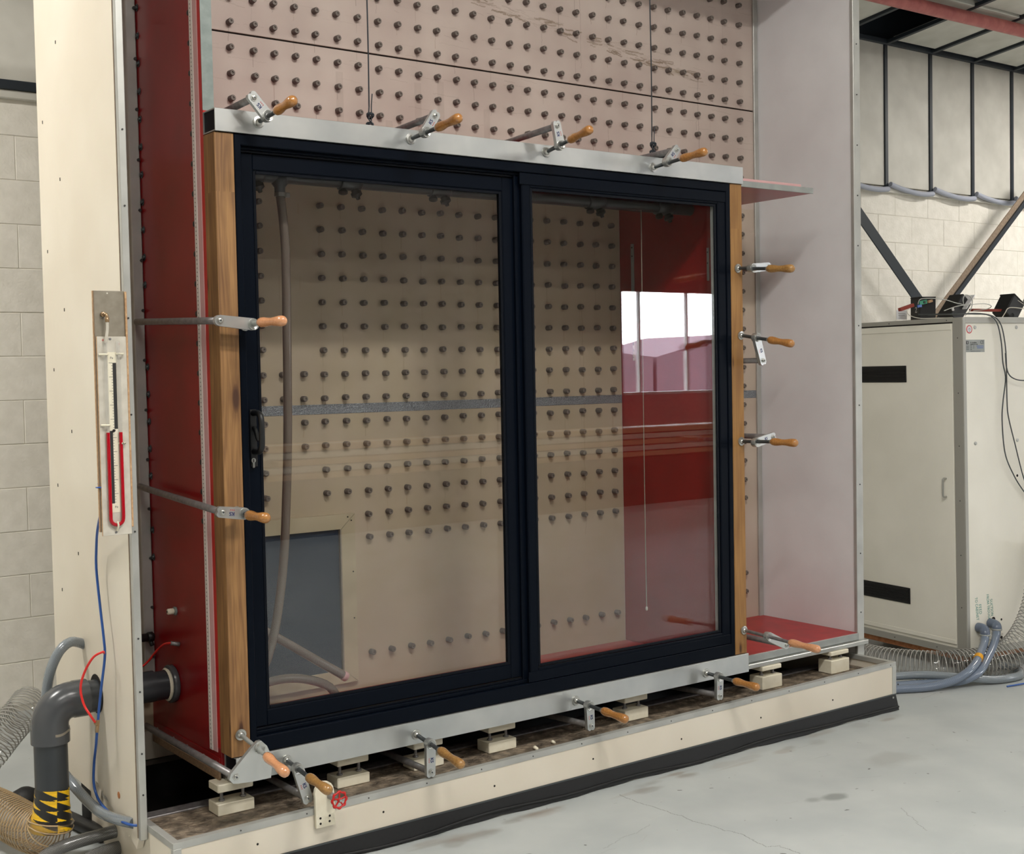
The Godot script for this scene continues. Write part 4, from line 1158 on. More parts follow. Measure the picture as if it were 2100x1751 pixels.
	part(v, "bracket", G.new().prism(poly, Vector3(0, 0, z1 + .0012), Vector3.RIGHT, Vector3.UP, Vector3(0, 0, .012)), M.nylon)
	for q: Vector2 in [Vector2(2.040, .147), Vector2(2.075, .149), Vector2(2.040, .166), Vector2(2.076, .168)]:
		part(v, "screw", G.new().cyl(Vector3(q.x, q.y, z1 + .013), Vector3(q.x, q.y, z1 + .0142), .0042, 8), M.hole)
	var wc := Vector3(2.0835, .2365, -3.895)
	var ax := Vector3(.06, -.02, 1.0).normalized()
	part(v, "stem", G.new().cyl(wc - ax * .075, wc - ax * .030, .013, 12, .002).cyl(wc - ax * .032, wc + ax * .006, .005, 8), M.dull_steel)
	var side := ax.cross(Vector3.UP).normalized(); var upv := side.cross(ax)
	var rimp := PackedVector3Array(); var rad := PackedFloat32Array()
	for a in 41:
		var w := TAU * a / 40.0
		var rr := .0275 + .0016 * cos(w * 8.0)
		rimp.append(wc + (side * cos(w) + upv * sin(w)) * rr)
		rad.append(.0042 + .0010 * cos(w * 8.0))
	part(v, "wheel", G.new().tube(rimp, rad, 8), M.red_edge)
	for a in 5:
		var w := TAU * a / 5.0 + .35
		part(v, "spoke", G.new().cyl(wc, wc + (side * cos(w) + upv * sin(w)) * .026, .0030, 6), M.red_edge)
	part(v, "hub", G.new().cyl(wc - ax * .005, wc + ax * .006, .008, 12, .002), M.red_edge)
	part(v, "nut", G.new().cyl(wc + ax * .006, wc + ax * .010, .0045, 6), M.steel)

# ------------------------------------------------------------------ manometer on the left panel
func manometer() -> void:
	var z := -4.165
	var t := thing("manometer", "U-tube pressure gauge with red liquid on a board beside the left panel's edge", "gauge", Vector3(1.43, 1.185, -4.18))
	part(t, "backing_board", G.new().bx(1.384, 1.200, -4.192, 1.486, 1.987, -4.172, .001), M.grey_board)
	part(t, "board_edge", G.new().bx(1.3815, 1.200, -4.186, 1.384, 1.987, -4.178), M.ply)
	part(t, "board_edge", G.new().bx(1.382, 1.200, -4.1775, 1.384, 1.987, -4.1725), M.ply_dark)
	part(t, "side_batten", G.new().bx(1.4835, 1.21, -4.172, 1.490, 1.985, -4.1645, .001), M.ply)
	part(t, "front_plate", G.new().bx(1.387, 1.187, -4.1715, 1.4835, 1.838, z, .001), M.plate)
	part(t, "plate_edge", G.new().bx(1.3862, 1.187, -4.171, 1.387, 1.838, -4.1655), M.ply)
	var c := 1.4325
	# scale card: white with a dark bar and ticks
	var sc := part(t, "scale_card", G.new().bx(1.4185, 1.262, z, 1.4475, 1.787, z + .0012), M.nylon)
	part(sc, "dark_bar", G.new().bx(1.4355, 1.536, z + .0012, 1.4470, 1.752, z + .0017), M.screw)
	part(sc, "dark_bar", G.new().bx(1.4190, 1.292, z + .0012, 1.4295, 1.530, z + .0017), M.screw)
	var ticks := G.new()
	for i in 25:
		var y := 1.752 - .0092 * i
		var w := .012 if i % 5 == 0 else .004
		ticks.bx(1.4350 - w, y - .0006, z + .0012, 1.4350, y + .0006, z + .0016)
	for i in 26:
		var y := 1.526 - .0092 * i
		var w := .012 if i % 5 == 2 else .004
		ticks.bx(1.4300, y - .0006, z + .0012, 1.4300 + w, y + .0006, z + .0016)
	part(sc, "scale_ticks", ticks, M.ink)
	text(sc, "unit_mark", "Pa", .007, M.ink, Vector3(1.433, 1.768, z + .0013), Vector3.RIGHT, Vector3.UP)
	text(sc, "unit_mark", "Pa", .007, M.ink, Vector3(1.434, 1.280, z + .0013), Vector3.RIGHT, Vector3.UP)
	part(sc, "zero_knob", G.new().cyl(Vector3(1.4325, 1.531, z + .001), Vector3(1.4325, 1.531, z + .008), .0045, 12, .001), M.black)
	# glass and liquid
	var zt := z + .008
	part(t, "glass_tube", G.new().tube(curve([Vector3(1.4120, 1.823, zt), Vector3(1.4115, 1.70, zt), Vector3(1.4115, 1.525, zt)], 8), .0062, 12), M.tube_glass)
	part(t, "glass_tube", G.new().tube(curve([Vector3(1.4520, 1.823, zt), Vector3(1.4530, 1.70, zt), Vector3(1.4535, 1.525, zt)], 8), .0062, 12), M.tube_glass)
	var u: Array = [Vector3(1.4115, 1.525, zt), Vector3(1.4115, 1.40, zt), Vector3(1.4118, 1.26, zt)]
	for i in 9:
		var w := PI + PI * i / 8.0
		u.append(Vector3(1.4325 + cos(w) * .0208, 1.242 + sin(w) * .0208, zt))
	u.append_array([Vector3(1.4537, 1.26, zt), Vector3(1.4537, 1.40, zt), Vector3(1.4535, 1.525, zt)])
	part(t, "red_liquid", G.new().tube(curve(u, 80), .0058, 12), flat(col(176, 4, 28), 0.12))
	for q: Array in [[1.391, 1.420, 1.779], [1.447, 1.471, 1.781], [1.391, 1.420, 1.549], [1.447, 1.468, 1.488]]:
		part(t, "tube_clip", G.new().tube(PackedVector3Array([Vector3(q[0], q[2], z + .003), Vector3(q[0] + .006, q[2], z + .004), Vector3((q[0] + q[1]) * .5, q[2], zt + .008), Vector3(q[1] - .004, q[2], zt + .007), Vector3(q[1], q[2], z + .003)]), .0032, 8), M.nylon)
	part(t, "tube_clip", G.new().tube(PackedVector3Array([Vector3(1.4325, 1.232, zt + .002), Vector3(1.4335, 1.222, zt + .008), Vector3(1.4335, 1.212, zt + .004), Vector3(1.433, 1.202, z + .003)]), .0034, 8), M.nylon)
	for y: float in [1.830, 1.1965]:
		part(t, "screw", G.new().lathe(Vector3(1.4305, y, z), Vector3.BACK, [Vector2(0, .0042), Vector2(.0015, .004), Vector2(.002, .002), Vector2(.002, 0)], 10), M.dull_steel)
	part(t, "hang_hole", G.new().cyl(Vector3(1.428, 1.979, -4.172), Vector3(1.428, 1.979, -4.1712), .0028, 10), M.plate)
	var el := part(t, "elbow_fitting", G.new().cyl(Vector3(1.4105, 1.910, -4.172), Vector3(1.4105, 1.910, -4.160), .0085, 14, .002).tube(curve([Vector3(1.412, 1.910, -4.162), Vector3(1.4155, 1.909, -4.152), Vector3(1.4175, 1.902, -4.150), Vector3(1.418, 1.888, -4.150)], 8), .0055, 10), M.brass)
	part(el, "collar", G.new().cyl(Vector3(1.418, 1.898, -4.150), Vector3(1.418, 1.884, -4.150), .0068, 10, .001), M.brass)
	part(t, "clear_hose", G.new().tube(curve([Vector3(1.418, 1.886, -4.150), Vector3(1.4175, 1.86, -4.150), Vector3(1.4135, 1.83, -4.152), Vector3(1.412, 1.818, zt)], 12), .0048, 10), M.plate)
	text(t, "pen_mark", "+", .013, M.ink_red, Vector3(1.4065, 1.826, z + .0002), Vector3.RIGHT, Vector3.UP)
	text(t, "pen_mark", "-", .013, M.ink_red, Vector3(1.4595, 1.815, z + .0002), Vector3.RIGHT, Vector3.UP)
	part(t, "cable_tie", G.new().bx(1.372, 1.345, -4.181, 1.386, 1.349, -4.163, .001), M.blue, "blue cable tie round the board's edge")

# ------------------------------------------------------------------ pipes and hoses at the left
func duct(called: String, label: String, pts: PackedVector3Array, r: float, pitch: float, wall: Material, wire: Material, r_end := 0.0) -> void:
	if r_end == 0.0: r_end = r
	var t := thing(called, label, "duct", pts[0])
	var l := 0.0
	for i in pts.size() - 1: l += pts[i].distance_to(pts[i + 1])
	var n := int(l / pitch * 4.0)
	var c := Curve3D.new()
	c.bake_interval = 0.01
	for p in pts: c.add_point(p)
	var fine := PackedVector3Array(); var rad := PackedFloat32Array()
	for i in n + 1:
		fine.append(c.sample_baked(c.get_baked_length() * i / n))
		rad.append(lerpf(r, r_end, float(i) / n) * (1.0 + (.030 if i % 4 == 0 else (-.03 if i % 4 == 2 else 0.0))))
	part(t, "wall", G.new().tube(fine, rad, 20), wall)
	# helical wire
	var turns := l / pitch
	var w := PackedVector3Array()
	var side := Vector3.ZERO
	var m := int(turns * 14)
	for i in m + 1:
		var s := c.get_baked_length() * i / m
		var p := c.sample_baked(s)
		var d := (c.sample_baked(minf(s + .01, c.get_baked_length())) - c.sample_baked(maxf(s - .01, 0.0))).normalized()
		if i == 0: side = d.cross(Vector3.UP if absf(d.y) < .9 else Vector3.RIGHT).normalized()
		else: side = (side - d * side.dot(d)).normalized()
		var a := TAU * turns * i / m
		w.append(p + (side * cos(a) + d.cross(side) * sin(a)) * lerpf(r, r_end, float(i) / m) * 1.025)
	part(t, "spiral_wire", G.new().tube(w, .0026, 5), wire)

func hazard() -> StandardMaterial3D:
	# yellow and black barrier tape wound unevenly: u round the pipe, v down it
	var im := Image.create(256, 128, false, Image.FORMAT_RGB8)
	var f := FastNoiseLite.new(); f.seed = 3; f.frequency = .02
	for y in 128:
		for x in 256:
			var t := y + x * 30.0 / 256.0
			var along := x + 256.0 * floorf(t / 30.0)
			var s := fposmod((along + fposmod(t, 30.0) * 2.1) / 118.0, 1.0)
			var c := col(238, 190, 8) if s < .55 else col(18, 18, 20)
			if y < 26 and s > .35: c = col(18, 18, 20)
			c = c * (1.0 + .12 * f.get_noise_2d(x * .6, y * 4.0))
			im.set_pixel(x, y, c)
	var m := tex_mat(im, 0.32)
	m.clearcoat_enabled = true; m.clearcoat = .4; m.clearcoat_roughness = .2
	return m

func left_pipes() -> void:
	# big dark grey elbow pipe through the left panel
	var t := thing("drain_elbow", "large dark grey plastic elbow pipe coming out of the left panel, taped at its foot", "pipe", Vector3(1.325, .12, -4.60))
	var cy := .563; var cz := -4.60; var cx := 1.322
	part(t, "stub_pipe", G.new().cyl(Vector3(1.70, cy, cz), Vector3(1.435, cy, cz), .0575, 24), M.pvc_dark)
	var el := PackedVector3Array(); var rd := PackedFloat32Array()
	for q: Array in [[1.452, 0, .066], [1.405, 0, .066], [1.402, 0, .064]]:
		el.append(Vector3(q[0], cy, cz)); rd.append(q[2])
	for i in 11:
		var a := PI / 2 * i / 10.0
		el.append(Vector3(1.398 - sin(a) * .076, cy - .076 + cos(a) * .076, cz)); rd.append(.064)
	for q: Array in [[.478, .064], [.474, .0665], [.424, .0665]]:
		el.append(Vector3(cx, q[0], cz)); rd.append(q[1])
	part(t, "elbow", G.new().tube(el, rd, 28), M.pvc)
	var tg := G.new()
	for i in 10:
		var w0 := .2 + .14 * i; var w1 := w0 + .14
		var k0 := Vector3(cos(w0), 0, sin(w0)); var k1 := Vector3(cos(w1), 0, sin(w1))
		var h0 := .462 + .004 * sin(i * .55); var h1 := .462 + .004 * sin(i * .55 + .55)
		tg.quad(Vector3(cx, h0 - .004, cz) + k0 * .0672, Vector3(cx, h1 - .004, cz) + k1 * .0672, Vector3(cx, h1 + .005, cz) + k1 * .0672, Vector3(cx, h0 + .005, cz) + k0 * .0672, (k0 + k1).normalized())
	part(t, "tape_patch", tg, M.grey_board)
	part(t, "down_pipe", G.new().cyl(Vector3(cx, .43, cz), Vector3(cx, .215, cz), .0575, 24), M.pvc_dark)
	part(t, "barrier_tape", G.new().lathe(Vector3(cx, .262, cz), Vector3(-.06, -1, .02), [Vector2(0, .0590), Vector2(.03, .0600), Vector2(.06, .0612), Vector2(.075, .0640), Vector2(.085, .0630), Vector2(.10, .0690), Vector2(.112, .0680), Vector2(.13, .0745), Vector2(.145, .074), Vector2(.150, .071)], 28, 1.0, 6.7), hazard())
	part(t, "hole_ring", G.new().lathe(Vector3(1.4915, cy + .004, cz - .006), Vector3.LEFT, [Vector2(0, .0715), Vector2(.0008, .0715), Vector2(.0008, .050)], 28), M.hole)
	# clear spiral ducts
	duct("spiral_duct", "clear amber spiral duct running from the taped pipe foot out of the frame", curve([Vector3(1.314, .150, -4.598), Vector3(1.305, .115, -4.605), Vector3(1.285, .100, -4.65), Vector3(1.262, .098, -4.74), Vector3(1.235, .103, -4.88), Vector3(1.205, .100, -5.05), Vector3(1.14, .092, -5.28), Vector3(1.0, .085, -5.6), Vector3(.75, .085, -5.9)], 90), .078, .0185, M.clear_wall, M.wire_warm)
	duct("spiral_duct", "clear spiral duct against the block wall behind the dark elbow pipe", curve([Vector3(1.50, .36, -5.50), Vector3(1.44, .335, -5.42), Vector3(1.36, .285, -5.36), Vector3(1.28, .22, -5.32), Vector3(1.18, .16, -5.30), Vector3(1.05, .12, -5.27), Vector3(.85, .085, -5.22), Vector3(.6, .08, -5.2)], 80), .072, .017, M.clear_cold, M.wire_cold)
	# braided hoses
	var hoses := [
		["grey braided hose arching out of the hole in the left panel down behind the elbow", .0185, [Vector3(1.50, .722, -4.745), Vector3(1.475, .735, -4.738), Vector3(1.435, .745, -4.715), Vector3(1.395, .720, -4.705), Vector3(1.365, .665, -4.705), Vector3(1.350, .595, -4.715), Vector3(1.345, .50, -4.73), Vector3(1.352, .40, -4.745), Vector3(1.375, .32, -4.745), Vector3(1.405, .258, -4.705), Vector3(1.432, .205, -4.610), Vector3(1.450, .178, -4.480), Vector3(1.468, .180, -4.36), Vector3(1.495, .185, -4.27)], M.grey_hose],
		["dark braided hose on the floor disappearing under the left panel, upper of two", .0235, [Vector3(.55, .024, -4.02), Vector3(.90, .026, -4.24), Vector3(1.12, .034, -4.40), Vector3(1.21, .045, -4.47), Vector3(1.309, .060, -4.535), Vector3(1.396, .070, -4.540), Vector3(1.486, .078, -4.53), Vector3(1.545, .082, -4.52), Vector3(1.60, .08, -4.50)], M.dark_hose],
		["dark braided hose on the floor disappearing under the left panel, lower of two", .0250, [Vector3(.80, .026, -3.85), Vector3(1.10, .026, -4.18), Vector3(1.30, .026, -4.38), Vector3(1.409, .030, -4.46), Vector3(1.489, .030, -4.49), Vector3(1.558, .030, -4.49), Vector3(1.64, .030, -4.46)], M.dark_hose]]
	for h: Array in hoses:
		var pts := curve(h[2], 60)
		solo("braided_hose", G.new().tube(pts, h[1], 14, 10, 80), h[3], h[0], "hose", pts[0])
	solo("floor_rail", G.new().cyl(Vector3(1.45, .03, -5.05), Vector3(1.52, .03, -4.66), .028, 12), M.black, "black pipe lying on the floor beside the left panel behind the hoses", "pipe", Vector3(1.48, 0, -4.85))
	solo("yellow_tube", G.new().tube(curve([Vector3(1.270, .013, -4.86), Vector3(1.292, .013, -4.74), Vector3(1.322, .013, -4.64), Vector3(1.345, .013, -4.56)], 12), .011, 10), flat(col(206, 150, 30), .4), "short yellow tube on the floor under the amber duct", "tube", Vector3(1.29, 0, -4.74))
	var bag := G.new().lathe(Vector3(1.395, .0, -5.22), Vector3.UP, [Vector2(0, .045), Vector2(.02, .06), Vector2(.05, .062), Vector2(.075, .048), Vector2(.09, .02), Vector2(.092, 0)], 12)
	solo("black_bag", bag, M.rubber, "crumpled black bag on the floor behind the elbow pipe", "bag", Vector3(1.395, 0, -5.22))
	var rg := G.new().lathe(Vector3(1.475, .0, -4.33), Vector3.UP, [Vector2(0, .03), Vector2(.008, .04), Vector2(.022, .036), Vector2(.034, .02), Vector2(.038, 0)], 14)
	solo("cloth", rg, M.nylon, "small cream rag on the floor in front of the lower braided hose", "rag", Vector3(1.475, 0, -4.33))
	# thin pneumatic tubes on the panel
	var bt := thing("air_tube", "thin blue air tube hanging down the left panel from the gauge", "tube", Vector3(1.46, .18, -4.45))
	part(bt, "upper_length", G.new().tube(curve([Vector3(1.385, 1.36, -4.185), Vector3(1.405, 1.30, -4.215), Vector3(1.440, 1.185, -4.38), Vector3(1.458, 1.12, -4.452), Vector3(1.460, 1.04, -4.467), Vector3(1.460, .916, -4.441), Vector3(1.460, .801, -4.412), Vector3(1.460, .742, -4.407), Vector3(1.450, .641, -4.42), Vector3(1.440, .545, -4.43), Vector3(1.435, .515, -4.425)], 50), .0048, 8), M.blue)
	part(bt, "lower_length", G.new().tube(curve([Vector3(1.432, .478, -4.430), Vector3(1.440, .42, -4.47), Vector3(1.455, .335, -4.545), Vector3(1.460, .249, -4.569), Vector3(1.462, .200, -4.512), Vector3(1.466, .184, -4.362), Vector3(1.474, .190, -4.25), Vector3(1.50, .19, -4.22)], 40), .0048, 8), M.blue)
	part(bt, "tee", G.new().cyl(Vector3(1.435, .520, -4.425), Vector3(1.432, .475, -4.432), .0065, 8, .001).cyl(Vector3(1.434, .500, -4.428), Vector3(1.424, .512, -4.424), .006, 8, .001), M.brass)
	solo("air_tube", G.new().tube(curve([Vector3(1.458, .752, -4.408), Vector3(1.440, .765, -4.37), Vector3(1.415, .745, -4.395), Vector3(1.395, .690, -4.43), Vector3(1.385, .635, -4.445), Vector3(1.392, .580, -4.44), Vector3(1.408, .540, -4.42), Vector3(1.424, .514, -4.424)], 40), .0042, 8), M.redtube, "thin red tube looping from the blue tube to its brass tee", "tube", Vector3(1.42, .5, -4.42))
	# fittings on the outside of the red partition
	var fl := thing("pipe_flange", "dark pipe ending in a grey flange on the red partition", "flange", Vector3(1.76, .555, -4.63))
	part(fl, "pipe", G.new().cyl(Vector3(1.52, .556, -4.62), Vector3(1.752, .556, -4.62), .054, 22), M.pvc_dark)
	part(fl, "sealant", G.new().lathe(Vector3(1.752, .556, -4.62), Vector3.RIGHT, [Vector2(0, .056), Vector2(.006, .062), Vector2(.012, .058)], 22), M.nylon)
	part(fl, "flange", G.new().cyl(Vector3(1.764, .556, -4.62), Vector3(1.7868, .556, -4.62), .071, 26, .003), M.pvc)
	var gl := thing("cable_gland", "white cable gland screwed into the red partition above the flange", "fitting", Vector3(1.77, .836, -4.575))
	part(gl, "nut", G.new().cyl(Vector3(1.7868, .836, -4.575), Vector3(1.778, .836, -4.575), .017, 6, .001), M.tape)
	part(gl, "body", G.new().cyl(Vector3(1.778, .836, -4.575), Vector3(1.752, .836, -4.575), .0115, 12, .003), M.nylon)
	part(gl, "bore", G.new().cyl(Vector3(1.7522, .836, -4.575), Vector3(1.7515, .836, -4.575), .005, 8), M.hole)
	var rt := thing("air_tube", "thin red tube with a grey fitting on the red partition, curving behind the left panel", "tube", Vector3(1.75, .6, -4.6))
	part(rt, "fitting", G.new().cyl(Vector3(1.7868, .715, -4.548), Vector3(1.755, .722, -4.558), .008, 10, .001), M.dull_steel)
	part(rt, "tube", G.new().tube(curve([Vector3(1.757, .722, -4.557), Vector3(1.745, .712, -4.60), Vector3(1.735, .675, -4.66), Vector3(1.72, .635, -4.70), Vector3(1.69, .618, -4.70), Vector3(1.60, .615, -4.66)], 30), .0042, 8), M.redtube)
	var bf := thing("black_valve", "small black pipe valve beside the corner angle above the flange", "valve", Vector3(1.75, .70, -4.77))
	part(bf, "body", G.new().cyl(Vector3(1.62, .712, -4.77), Vector3(1.772, .712, -4.77), .016, 12, .003), M.black)
	part(bf, "nut", G.new().cyl(Vector3(1.745, .712, -4.77), Vector3(1.768, .712, -4.77), .020, 8, .002), M.black)
	part(bf, "lever", G.new().cyl(Vector3(1.755, .70, -4.77), Vector3(1.762, .678, -4.762), .009, 8, .002), M.black)

# ------------------------------------------------------------------ the cabinet at the right
func cabinet() -> void:
	var t := thing("equipment_cabinet", "tall cream equipment cabinet with grey edge strips standing on timber bearers", "cabinet", Vector3(5.715, 0, -3.90))
	t.position = Vector3(6.098, -.1132, -4.161)
	t.rotation.y = -.1344
	t.scale = Vector3.ONE * 1.067
	t.set_meta("local", 1)
	warp = 3
	var y0 := .2; var y1 := 1.934
	part(t, "body", G.new().bx(.003, y0 + .004, -1.0, 1.2, y1 - .002, -.003), M.cab)
	# door in the left face, set back behind its surround
	var dr := part(t, "door", G.new().bx(-.003, .252, -.94, .004, 1.905, -.068, .002), M.cab)
	part(dr, "upper_fold", G.new().bx(-.0065, 1.872, -.935, -.003, 1.9035, -.072, .002), M.cab)
	part(dr, "lower_fold", G.new().bx(-.0055, .253, -.935, -.003, .275, -.072, .002), M.cab)
	part(dr, "shadow_gap", G.new().bx(.0005, 1.9055, -.95, .003, 1.9125, -.066), M.hole)
	part(dr, "handle", G.new().tube(curve([Vector3(-.003, 1.109, -.120), Vector3(-.020, 1.110, -.120), Vector3(-.027, 1.104, -.120), Vector3(-.028, 1.062, -.120), Vector3(-.027, 1.020, -.120), Vector3(-.020, 1.014, -.120), Vector3(-.003, 1.015, -.120)], 24), .0048, 8), M.steel)
	# metal edge strips
	part(t, "edge_strip", G.new().bx(-.004, y0, -.062, .0035, y1, .0005, .001).bx(-.003, y0, -.004, .018, y1, .004, .001), M.cab_rim)
	part(t, "top_strip", G.new().bx(-.0035, 1.9125, -1.0, .003, y1 + .001, -.062, .001).bx(.018, 1.905, -.003, 1.2, y1 + .001, .0035, .001), M.cab_rim)
	part(t, "base_strip", G.new().bx(-.0035, y0, -1.0, .003, .235, -.062, .001).bx(.018, y0, -.003, 1.2, .236, .0035, .001), M.cab_rim)
	for q: Array in [[1.695, 1.606], [.503, .416]]:
		var v := part(t, "vent", G.new().bx(-.008, q[1], -.80, -.0030, q[0], -.380, .004), M.black)
		for i in 5:
			var yy: float = q[1] + .014 + .0152 * i
			part(v, "slat", G.new().box(Vector3(-.0095, yy, -.59), Vector3(.006, .008, .40), Basis(Vector3.BACK, .5), .0012), M.rubber)
	for q: Vector2 in [Vector2(1.922, -.10), Vector2(1.922, -.50), Vector2(1.83, -.03), Vector2(1.55, -.03), Vector2(1.28, -.03), Vector2(1.0, -.03), Vector2(.72, -.03), Vector2(.45, -.03), Vector2(.217, -.20), Vector2(.217, -.50)]:
		part(t, "screw", G.new().cyl(Vector3(-.0035, q.x, q.y), Vector3(-.0055, q.x, q.y), .0028, 8), M.screw)
	for q: Vector2 in [Vector2(.091, 1.883), Vector2(.396, 1.883), Vector2(.082, 1.292), Vector2(.392, 1.296)]:
		part(t, "bolt", G.new().lathe(Vector3(q.x, q.y, -.003), Vector3.BACK, [Vector2(0, .010), Vector2(.003, .009), Vector2(.0045, .005), Vector2(.0035, .003), Vector2(.0035, 0)], 12), M.steel)
	for q: Vector3 in [Vector3(.254, .366, .006), Vector3(.253, .272, .009), Vector3(.388, 1.110, .007), Vector3(.195, .372, .014)]:
		part(t, "hole", G.new().cyl(Vector3(q.x, q.y, -.003), Vector3(q.x, q.y, -.0022), q.z, 12), M.hole)
	# round warning sticker and rating plate
	var st := part(t, "warning_sticker", G.new().cyl(Vector3(.050, 1.873, -.003), Vector3(.050, 1.873, -.0022), .0215, 20), M.red_edge)
	part(st, "sticker_face", G.new().cyl(Vector3(.050, 1.873, -.0022), Vector3(.050, 1.873, -.0018), .0160, 20), M.white)
	part(st, "sticker_print", G.new().bx(.044, 1.876, -.0018, .056, 1.8785, -.0014).bx(.040, 1.8705, -.0018, .060, 1.8722, -.0014).bx(.046, 1.8655, -.0018, .054, 1.8668, -.0014).bx(.0475, 1.8605, -.0018, .0525, 1.8635, -.0014), M.ink)
	var pl := part(t, "rating_plate", G.new().bx(.020, 1.757, -.003, .158, 1.820, -.0020), M.galv)
	part(pl, "logo", G.new().bx(.026, 1.797, -.0020, .042, 1.813, -.0016), M.ink)
	text(pl, "logo_letters", "S", .010, M.white, Vector3(.0105, 1.805, -.0014), Vector3.RIGHT, Vector3.UP, "Droid Sans", true)
	text(pl, "plate_print", "CE", .017, M.ink, Vector3(.1175, 1.8065, -.0017), Vector3.RIGHT, Vector3.UP)
	text(pl, "plate_print", "K. Schulten", .0065, M.ink, Vector3(.054, 1.805, -.0017), Vector3.RIGHT, Vector3.UP)
	text(pl, "plate_print", "GmbH & Co. KG", .0055, M.ink, Vector3(.058, 1.796, -.0017), Vector3.RIGHT, Vector3.UP)
	var pr := G.new()
	for i in 3:
		var yy := 1.786 - .0085 * i
		pr.bx(.026, yy, -.0020, .046, yy + .002, -.0016)
		pr.bx(.057, yy, -.0020, .064, yy + .003, -.0016)
		if i < 2: pr.bx(.074, yy, -.0020, .084, yy + .002, -.0016)
	pr.bx(.057, 1.7605, -.0020, .128, 1.7622, -.0016)
	part(pl, "plate_rows", pr, M.ink)
	part(pl, "plate_entries", G.new().bx(.100, 1.7855, -.0020, .150, 1.789, -.0016).bx(.104, 1.7765, -.0020, .148, 1.780, -.0016), M.blue)
	warp = 0
	for a: Array in [["TO CABINET", .074, .440, .022], ["FEED", .098, .436, .024], ["FROM TROUGH", .158, .440, .020], ["SUCTION", .182, .436, .022]]:
		text(t, "pen_note", a[0], a[3] * .72, M.ink_green, Vector3(a[1] - .003, a[2], -.0027), Vector3(.10, -1, 0), Vector3(1, .10, 0))
	part(t, "bearer", G.new().bx(.02, .166, -.98, .12, .199, -.03, .003), M.base_wood)
	part(t, "bearer", G.new().bx(.125, .166, -.13, 1.18, .199, -.03, .003), M.base_wood)
	part(t, "leg_block", G.new().bx(.34, .1065, -.48, .44, .165, -.35, .003).bx(.95, .1065, -.48, 1.05, .165, -.35, .003).bx(.34, .1065, -.95, .44, .165, -.85, .003).bx(.95, .1065, -.95, 1.05, .165, -.85, .003), M.base_wood)
	# electronics lying on the cabinet top, placed in the cabinet's own axes
	var tf := t.transform
	var at := func(x: float, y: float, z: float) -> Vector3: return tf * Vector3(x, y, z)
	var rot := tf.basis
	var b2 := thing("sensor_box", "upright black box numbered 2 on the cabinet top", "box", at.call(.145, 1.935, -.42))
	var rb := rot * Basis(Vector3.UP, -.27)
	part(b2, "body", G.new().box(at.call(.140, 1.996, -.42), Vector3(.096, .120, .096), rb, .003), M.black)
	part(b2, "lid", G.new().box(at.call(.140, 2.059, -.42), Vector3(.098, .006, .098), rb, .002), M.rubber)
	var fx: Vector3 = rb * Vector3(1, 0, 0); var fz: Vector3 = rb * Vector3(0, 0, 1)
	text(b2, "number", "2", .030, M.white_ink, at.call(.140, 1.992, -.42) + rb * Vector3(-.0484, 0, .01), rb * Vector3(0, 0, 1), Vector3.UP, "Droid Serif")
	var b3 := thing("sensor_box", "tipped black box with a white plate leaning on the cabinet top", "box", at.call(.36, 1.935, -.42))
	var r3 := rot * Basis(Vector3.BACK, -.72)
	part(b3, "body", G.new().box(at.call(.375, 1.998, -.42), Vector3(.085, .150, .10), r3, .004), M.black)
	part(b3, "white_plate", G.new().box(at.call(.415, 2.035, -.395) , Vector3(.006, .100, .11), r3, .001), M.white)
	part(b3, "white_disc", G.new().cyl(at.call(.300, 1.995, -.365), at.call(.303, 1.996, -.358), .010, 10), M.white)
	var b4 := thing("sensor_box", "tipped black box with cable clips at the right edge of the cabinet top", "box", at.call(.79, 1.935, -.40))
	var r4 := rot * Basis(Vector3.BACK, -.62)
	part(b4, "body", G.new().box(at.call(.800, 2.003, -.42), Vector3(.105, .125, .10), r4, .006), M.black)
	part(b4, "lid", G.new().box(at.call(.836, 2.054, -.42), Vector3(.108, .010, .104), r4, .003), M.rubber)
	part(b4, "clip", G.new().box(at.call(.875, 2.046, -.37), Vector3(.016, .026, .012), r4, .002), M.steel)
	part(b4, "base", G.new().cyl(at.call(.775, 1.958, -.47), at.call(.775, 1.958, -.37), .024, 14, .003), M.black)
	var pc := thing("circuit_board", "green circuit board with wires resting against the numbered box", "circuit board", at.call(.07, 2.03, -.36))
	part(pc, "board", G.new().box(at.call(.072, 2.030, -.355), Vector3(.055, .022, .005), rot * Basis(Vector3.BACK, .15), .001), flat(col(40, 140, 104), .4))
	part(pc, "chip", G.new().box(at.call(.078, 2.030, -.350), Vector3(.012, .009, .004), rot), M.black)
	part(pc, "connector", G.new().box(at.call(.120, 2.036, -.352), Vector3(.030, .013, .012), rot * Basis(Vector3.BACK, .2), .001), M.ply)
	part(pc, "capacitor", G.new().box(at.call(.045, 2.010, -.355), Vector3(.030, .014, .008), rot * Basis(Vector3.BACK, .1), .001), M.blue)
	var rbm := flat(col(138, 52, 40), .6)
	solo("red_batten", G.new().box(at.call(-.020, 2.004, -.385), Vector3(.100, .017, .022), rot * Basis(Vector3.BACK, .26), .001), rbm, "short red-brown batten propped under the circuit board", "batten", at.call(-.02, 1.99, -.385))
	solo("red_batten", G.new().box(at.call(.625, 1.995, -.42), Vector3(.24, .014, .03), rot * Basis(Vector3.BACK, -.005), .001), rbm, "long red-brown batten bridging the two tipped black boxes", "batten", at.call(.625, 1.988, -.42))
	var ws := thing("paper_note", "white card with pen lines lying behind the numbered box", "card", at.call(.02, 1.936, -.46))
	part(ws, "card", G.new().box(at.call(.022, 1.968, -.46), Vector3(.075, .05, .002), rot), M.white)
	part(ws, "pen_lines", G.new().box(at.call(.022, 1.975, -.4585), Vector3(.05, .0015, .0008), rot).box(at.call(.020, 1.965, -.4585), Vector3(.045, .0015, .0008), rot), M.ink)
